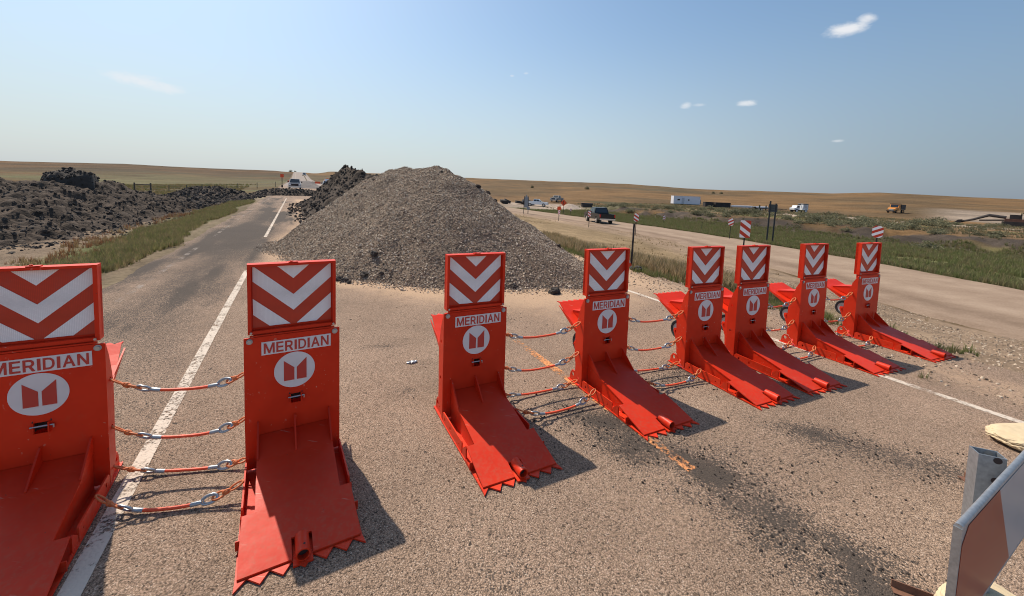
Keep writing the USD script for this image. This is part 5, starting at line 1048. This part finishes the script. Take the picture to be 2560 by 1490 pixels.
for x in (1.3, -1.6):
    for sg in (-1, 1): wheel_parts(t, x, sg * .95, .5, .3)
X_, Y_ = xy(90, 5.4); pickup('white car nose showing between the grey mound and the clay heap', (X_, Y_, float(zr(90))), math.radians(-62), WHITECAR, .9)

# ------------------------------------------------------------------ plants
def grass_mat(name, c0, c1):
    n = {'i': ('object_info', {}), 'g': ('geometry', {}), 'nz': ('noise_texture', {'scale': 1.2, 'detail': 4.0}), 'ad': ('math', {'math_type': 'multiply_add', 'value2': .6}), 'mx': ('mix_color', {'a': c0, 'b': c1}),
         'p': ('principled_bsdf', {'roughness': .7, 'specular_ior_level': .2}), 't': ('translucent_bsdf', {}), 'm': ('mix_closure', {'fac': .35})}
    l = [('g.position', 'nz.vector'), ('nz.fac', 'mx.fac'), ('mx.result', 'p.base_color'), ('mx.result', 't.color'), ('p.BSDF', 'm.closure1'), ('t.BSDF', 'm.closure2')]
    del n['i'], n['ad']
    return usdkit.material(stage, f'/World/Looks/{name}', n, l, surface='m.closure')
GREEN1, GREEN2 = grass_mat('green_grass', (.105, .128, .038), (.22, .22, .09)), grass_mat('mixed_grass', (.15, .14, .062), (.25, .20, .105))
DRY1, DRY2 = grass_mat('dry_grass', (.22, .155, .075), (.36, .265, .145)), grass_mat('straw_grass', (.30, .215, .115), (.42, .32, .19))
SAGE1, SAGE2 = grass_mat('sage_leaf', (.14, .14, .078), (.235, .22, .135)), grass_mat('sage_dark', (.09, .088, .05), (.16, .15, .09))
def tuft(seed, n=14, spread=.45, lean_=.5, w=.03):
    g = np.random.default_rng(seed); v, f = [], []
    for k in range(n):
        a = g.random() * 2 * PI; r0 = spread * g.random() ** .7 * .5; bx, by = r0 * math.cos(a), r0 * math.sin(a); h = .55 + .45 * g.random(); ln = lean_ * g.random(); da = a + g.normal() * .6
        ex, ey = bx + ln * h * math.cos(da), by + ln * h * math.sin(da); mx_, my_ = bx + .3 * (ex - bx), by + .3 * (ey - by); pa = g.random() * PI; ww = w * (.6 + .8 * g.random()); px, py = ww * math.cos(pa), ww * math.sin(pa)
        i = len(v); v += [(bx - px, by - py, 0), (bx + px, by + py, 0), (mx_ - px * .8, my_ - py * .8, h * .55), (mx_ + px * .8, my_ + py * .8, h * .55), (ex, ey, h)]; f += [(i, i + 1, i + 3), (i, i + 3, i + 2), (i + 2, i + 3, i + 4)]
    return trimesh.Trimesh(np.array(v), np.array(f), process=False)
TUFTS = [tuft(k) for k in range(4)]; WISPS = [tuft(20 + k, 10, .3, .35, .012) for k in range(3)]
def field(n, s0, s1, o0, o1, seed, keep, power=1.0):
    g = np.random.default_rng(seed); s_ = s0 + (s1 - s0) * g.random(n) ** power; o_ = o0 + (o1 - o0) * g.random(n); k = keep(s_, o_, g); s_, o_ = s_[k], o_[k]; x, y = xy(s_, o_)
    return s_, o_, np.c_[x, y, ground(s_, o_) - .01], g
def vis(x, y): return (y > .5) & (np.abs(x) < 1.45 * y + 1.5)
def patch(name, label, n, s0, s1, o0, o1, seed, keep, size, meshes, mats, power=1.0, grow=None):
    s_, o_, p_, g = field(n, s0, s1, o0, o1, seed, lambda s, o, g: keep(s, o, g) & vis(*xy(s, o)), power)
    sc = size[0] + (size[1] - size[0]) * g.random(len(p_)) ** 1.5
    if grow is not None: sc = sc * grow(s_, o_)
    sc3 = np.c_[sc * (.8 + .5 * g.random(len(sc))), sc * (.8 + .5 * g.random(len(sc))), sc]
    return instancer(name, p_, sc3, meshes, mats, label=label, kind='stuff', seed=seed, tilt=False)
nz1 = lambda s, o, sc, sd_: n2(*xy(s, o), sc, 3, sd_)
patch('verge_grass', 'green grass verge along the left edge of the highway', 34000, 3, 47, -6.6, -3.1, 201, lambda s, o, g: (np.abs(o + 4.5 - .25 * np.sin(s * .5)) < .85 + .75 * (nz1(s, o, 2.0, 5) - .4) * 2 * g.random(len(s)) ** .3) & (s < 45), (.06, .24), TUFTS + WISPS, [GREEN1, GREEN2, GREEN2, grass_mat('yellow_green_grass', (.20, .19, .07), (.32, .28, .13)), DRY1, '/World/Looks/yellow_green_grass', DRY2], 1.35)
patch('verge_weeds', 'rusty dry weeds along the outer side of the green verge', 2600, 8, 44, -6.6, -4.8, 203, lambda s, o, g: nz1(s, o, 1.5, 7) > .52, (.08, .24), TUFTS[:2], [grass_mat('rusty_weed', (.20, .085, .045), (.26, .15, .08)), DRY1], 1.3)
patch('dry_grass', 'tall straw coloured grass along the shoulder right of the gravel heap', 15000, 5.2, 40, 8.4, 14, 205, lambda s, o, g: (o < det(s)[0] - 1.2) & (o > 8.65 + .4 * g.random(len(s))) & (nz1(s, o, 2.2, 9) + .42 * np.exp(-((o - 9.7) / 1.1) ** 2) * np.exp(-((s - 9.5) / 4.2) ** 2) - .05 * np.clip(o - 10.5, 0, 9) > .50), (.14, .40), TUFTS + WISPS, [DRY1, DRY2, GREEN2, DRY2, DRY2, DRY1, DRY2], 1.7, lambda s, o: 1 + .45 * np.exp(-((o - 9.9) / 1.0) ** 2) * np.exp(-((s - 9.3) / 4.0) ** 2))
patch('sparse_dry_grass', 'short sparse dry grass over the tan slope between the highway and the detour', 9000, 2, 60, 9, 31, 206, lambda s, o, g: (o < det(s)[0] - 1.0) & (nz1(s, o, 4.0, 10) > .5) & ((s > 7) | (g.random(len(s)) < .12)), (.05, .17), TUFTS[:2] + WISPS[:1], [DRY1, DRY2, DRY2], 1.4)
patch('shoulder_weeds', 'green weeds at the right shoulder of the highway', 2600, 2.0, 14, 8.0, 9.6, 207, lambda s, o, g: (nz1(s, o, 1.1, 11) > .42) & ((s > 4.2) | (g.random(len(s)) < .25)), (.08, .26), TUFTS, [GREEN1, GREEN1, GREEN2, GREEN1], 1.2)
patch('shoulder_weeds', 'sparse green weeds on the gravel behind the rightmost barrier', 700, -3.5, 3.0, 6.6, 9.6, 209, lambda s, o, g: nz1(s, o, .7, 13) > .60, (.06, .17), TUFTS, [GREEN1, GREEN2, GREEN1, GREEN2])
patch('ditch_grass', 'green grass in the ditch beyond the detour road', 62000, -8, 78, 25, 66, 211, lambda s, o, g: (o > det(s)[1] + .5 - .5 * g.random(len(s))) & (o < 60 + 6 * (nz1(s, o, 9, 15) - .3)) & (nz1(s, o, 5, 17) > .33), (.16, .48), TUFTS, [GREEN1, GREEN2, GREEN1, GREEN2], 1.0)
patch('bank_grass', 'dry tufts and low green scrub on the eroded bank', 26000, 0, 100, 56, 120, 213, lambda s, o, g: (nz1(s, o, 6, 19) > .46) & ((np.abs(o - 64) > 7) | (g.random(len(s)) < .12)), (.15, .5), TUFTS, [GREEN2, DRY1, SAGE1, SAGE2])
patch('left_prairie_grass', 'greenish prairie grass beyond the left clay ridge', 16000, 40, 120, -60, -9, 215, lambda s, o, g: (nz1(s, o, 9, 21) > .42), (.2, .55), TUFTS, [GREEN2, GREEN1, DRY1, GREEN2])
def sagebush(seed):
    g = np.random.default_rng(seed); n = 420; d_ = g.normal(size=(n, 3)); d_ /= np.linalg.norm(d_, axis=1, keepdims=True); lob = 1 + .35 * np.sin(d_ @ g.normal(size=3) * 4 + 1) + .2 * g.normal(size=n)
    p_ = d_ * (lob * (.55 + .45 * g.random(n) ** .5))[:, None] * [.62, .62, .5]; p_[:, 2] = np.abs(p_[:, 2]) + .06; v, f = [], []
    for q in p_:
        a, b = g.normal(size=3), g.normal(size=3); a *= .085 / np.linalg.norm(a); b *= .05 / np.linalg.norm(b); i = len(v); v += [q - a, q + b, q + a, q - b]; f += [(i, i + 1, i + 2), (i, i + 2, i + 3)]
    return trimesh.Trimesh(np.array(v), np.array(f), process=False)
g = np.random.default_rng(31); cand = []
while len(cand) < 150:
    az, rr = g.uniform(13, 51), g.uniform(56, 118); x, y = rr * math.sin(math.radians(az)), rr * math.cos(math.radians(az)); s_, o_ = so(x, y)
    if o_ > 63 and n2(np.array([x]), np.array([y]), 14, 3, 33)[0] > .40: cand.append((x, y))
cand = [(41.6, 40.0), (69.3, 60.0), (58, 57)] + cand
firsts = []
for i in range(3):
    x, y = cand[i]; t = thing('sage_bush', 'grey green sagebrush on the bank and flat below the brown hill', 'bush', at_g(x, y, -.05), g.random() * 6, 'sagebrush bushes on the flat'); UsdGeom.Xformable(t).AddScaleOp().Set(Gf.Vec3f(1.5, 1.5, 1.4))
    obj('foliage', sagebush(40 + i), SAGE1 if i != 1 else SAGE2, t); obj('stem', cat_m(*[tube([(0, 0, 0), (.25 * math.cos(k), .25 * math.sin(k), .35)], [.03, .012], 5) for k in (0, 2.1, 4.2)]), WOOD, t); firsts.append(t)
for i, (x, y) in enumerate(cand[3:]):
    k = .8 + 1.1 * g.random() ** 1.6; o = copy_of(firsts[i % 3], at_g(x, y, -.05), g.random() * 6, 'grey green sagebrush on the bank and flat below the brown hill', 'sagebrush bushes on the flat'); o.GetAttribute('xformOp:scale').Set(Gf.Vec3f(k, k, k * .9))
for k, (az, R, sc, lb) in enumerate([(-28.95, 612, 4.2, 'small dark tree on the horizon left of the road, larger of two'), (-28.45, 612, 3.0, 'small dark tree on the horizon left of the road, smaller of two'), (2.6, 330, 3.2, 'lone dark shrub high on the brown hill above the orange diamond sign'), (10.3, 330, 3.8, 'lone dark shrub on the brown hill above the dark pickup'), (26.3, 420, 3.2, 'left one of two tiny shrubs on the hill right of the trailer'), (27.2, 420, 3.0, 'right one of two tiny shrubs on the hill right of the trailer')]):
    x, y = R * math.sin(math.radians(az)), R * math.cos(math.radians(az)); t = thing('far_shrub', lb, 'shrub', at_g(x, y, -.1), k); UsdGeom.Xformable(t).AddScaleOp().Set(Gf.Vec3f(sc * .75, sc * .75, sc)); obj('foliage', sagebush(60 + k), SAGE2, t); obj('stem', tube([(0, 0, 0), (0, 0, .4)], .05, 5), WOOD, t)

# ------------------------------------------------------------------ loose bits on the asphalt and shoulder
g = np.random.default_rng(77)
def on_road(n, s0, s1, o0, o1, keep):
    s_ = s0 + (s1 - s0) * g.random(n); o_ = o0 + (o1 - o0) * g.random(n); k = keep(s_, o_); s_, o_ = s_[k], o_[k]; x, y = xy(s_, o_); return np.c_[x, y, zr(s_) + .003]
pr = np.vstack([on_road(2600, -2, 12, -3, 8.1, lambda s, o: n2(*xy(s, o), .9, 3, 5) > .56), on_road(900, 6, 12, -.5, 8.1, lambda s, o: n2(*xy(s, o), .9, 3, 5) > .4)])
instancer('road_grit', pr, .006 + .020 * g.random(len(pr)) ** 3, ROCKS, [CLAYS[0], CLAYS[2], GRAV[1], CLAYS[2]], label='dark grit and pebbles scattered over the asphalt', seed=79)
cr = []
for cx, cy, ang, a, b, m_ in [(1.35, 3.15, -.35, .75, .2, 500), (1.0, 3.55, -.2, .6, .2, 300), (1.75, 2.55, -.75, .85, .2, 380), (2.0, 1.95, -.9, .6, .2, 200), (1.95, 4.45, .4, .5, .2, 420), (3.35, 3.1, -.35, .6, .2, 300), (-.55, 6.1, .25, .45, .18, 260), (-3.0, 8.3, .2, 1.2, .25, 300), (.5, 7.9, .1, 1.4, .2, 420)]:
    u_, v_ = g.normal(size=m_) * a, g.normal(size=m_) * b; cr.append(np.c_[cx + u_ * math.cos(ang) - v_ * math.sin(ang), cy + u_ * math.sin(ang) + v_ * math.cos(ang), np.full(m_, .003)])
cr = np.vstack(cr); instancer('dark_crumbs', cr, .006 + .020 * g.random(len(cr)) ** 3, ROCKS, [CLAYS[0], CLAYS[2], CLAYS[2], CLAYS[0]], label='dark clay crumbs lying in trails on the asphalt', seed=83)
s_, o_ = 18 * g.random(34000) - 6, 6.7 + 9.5 * g.random(34000); k = (o_ < det(s_)[0] + 1.5) & (nz1(s_, o_, 1.6, 3) > .36); s_, o_ = s_[k], o_[k]; x, y = xy(s_, o_)
instancer('shoulder_stones', np.c_[x, y, np.where(o_ < 8.25, .002, ground(s_, o_))], .012 + .045 * g.random(len(x)) ** 3, ROCKS, [GRAV[1], GRAV[3], GRAV[2], GRAV[0]], label='loose stones on the gravel shoulder beside the detour', seed=81)
for x, y, r_, lb in [(-3.45, 8.25, .085, 'black clod on the sand before the gravel heap, nearer the left barrier'), (-3.3, 8.12, .05, 'smaller black clod just right of its larger neighbour before the gravel heap'), (.93, 8.05, .14, 'black clod at the foot of the gravel heap left of the fourth barrier'), (.1, 8.3, .10, 'black clod at the front foot of the gravel heap'), (3.5, 10.9, .16, 'dark lump beside the broken stake')]:
    t = thing('dirt_clod', lb, 'clod', (x, y, .03), 1.0); m = rock(int(x * 100) % 97, 2, .2, (1.2, 1, .8)); m.apply_scale(r_ * 1.6); obj('clod', m, CLAYS[2], t); obj('crumb', trimesh.Trimesh(rock(5, 1, .3).vertices * r_ * .5 + [r_ * 1.2, .02, -.01], rock(5, 1, .3).faces, process=False), CLAYS[2], t)
t = thing('foil_scrap', 'crumpled shiny foil scrap on the asphalt right of the second barrier', 'litter', (-1.11, 3.92 + .62, .012), .3); m = trimesh.creation.icosphere(2, 1.0); m.vertices = m.vertices * [.052, .028, .012] * (1 + .6 * (g.random((len(m.vertices), 1)) - .5)); obj('foil', m, STEEL, t); obj('foil_fold', trimesh.Trimesh(m.vertices * .5 + [.045, .015, .002], m.faces, process=False), STEEL, t)
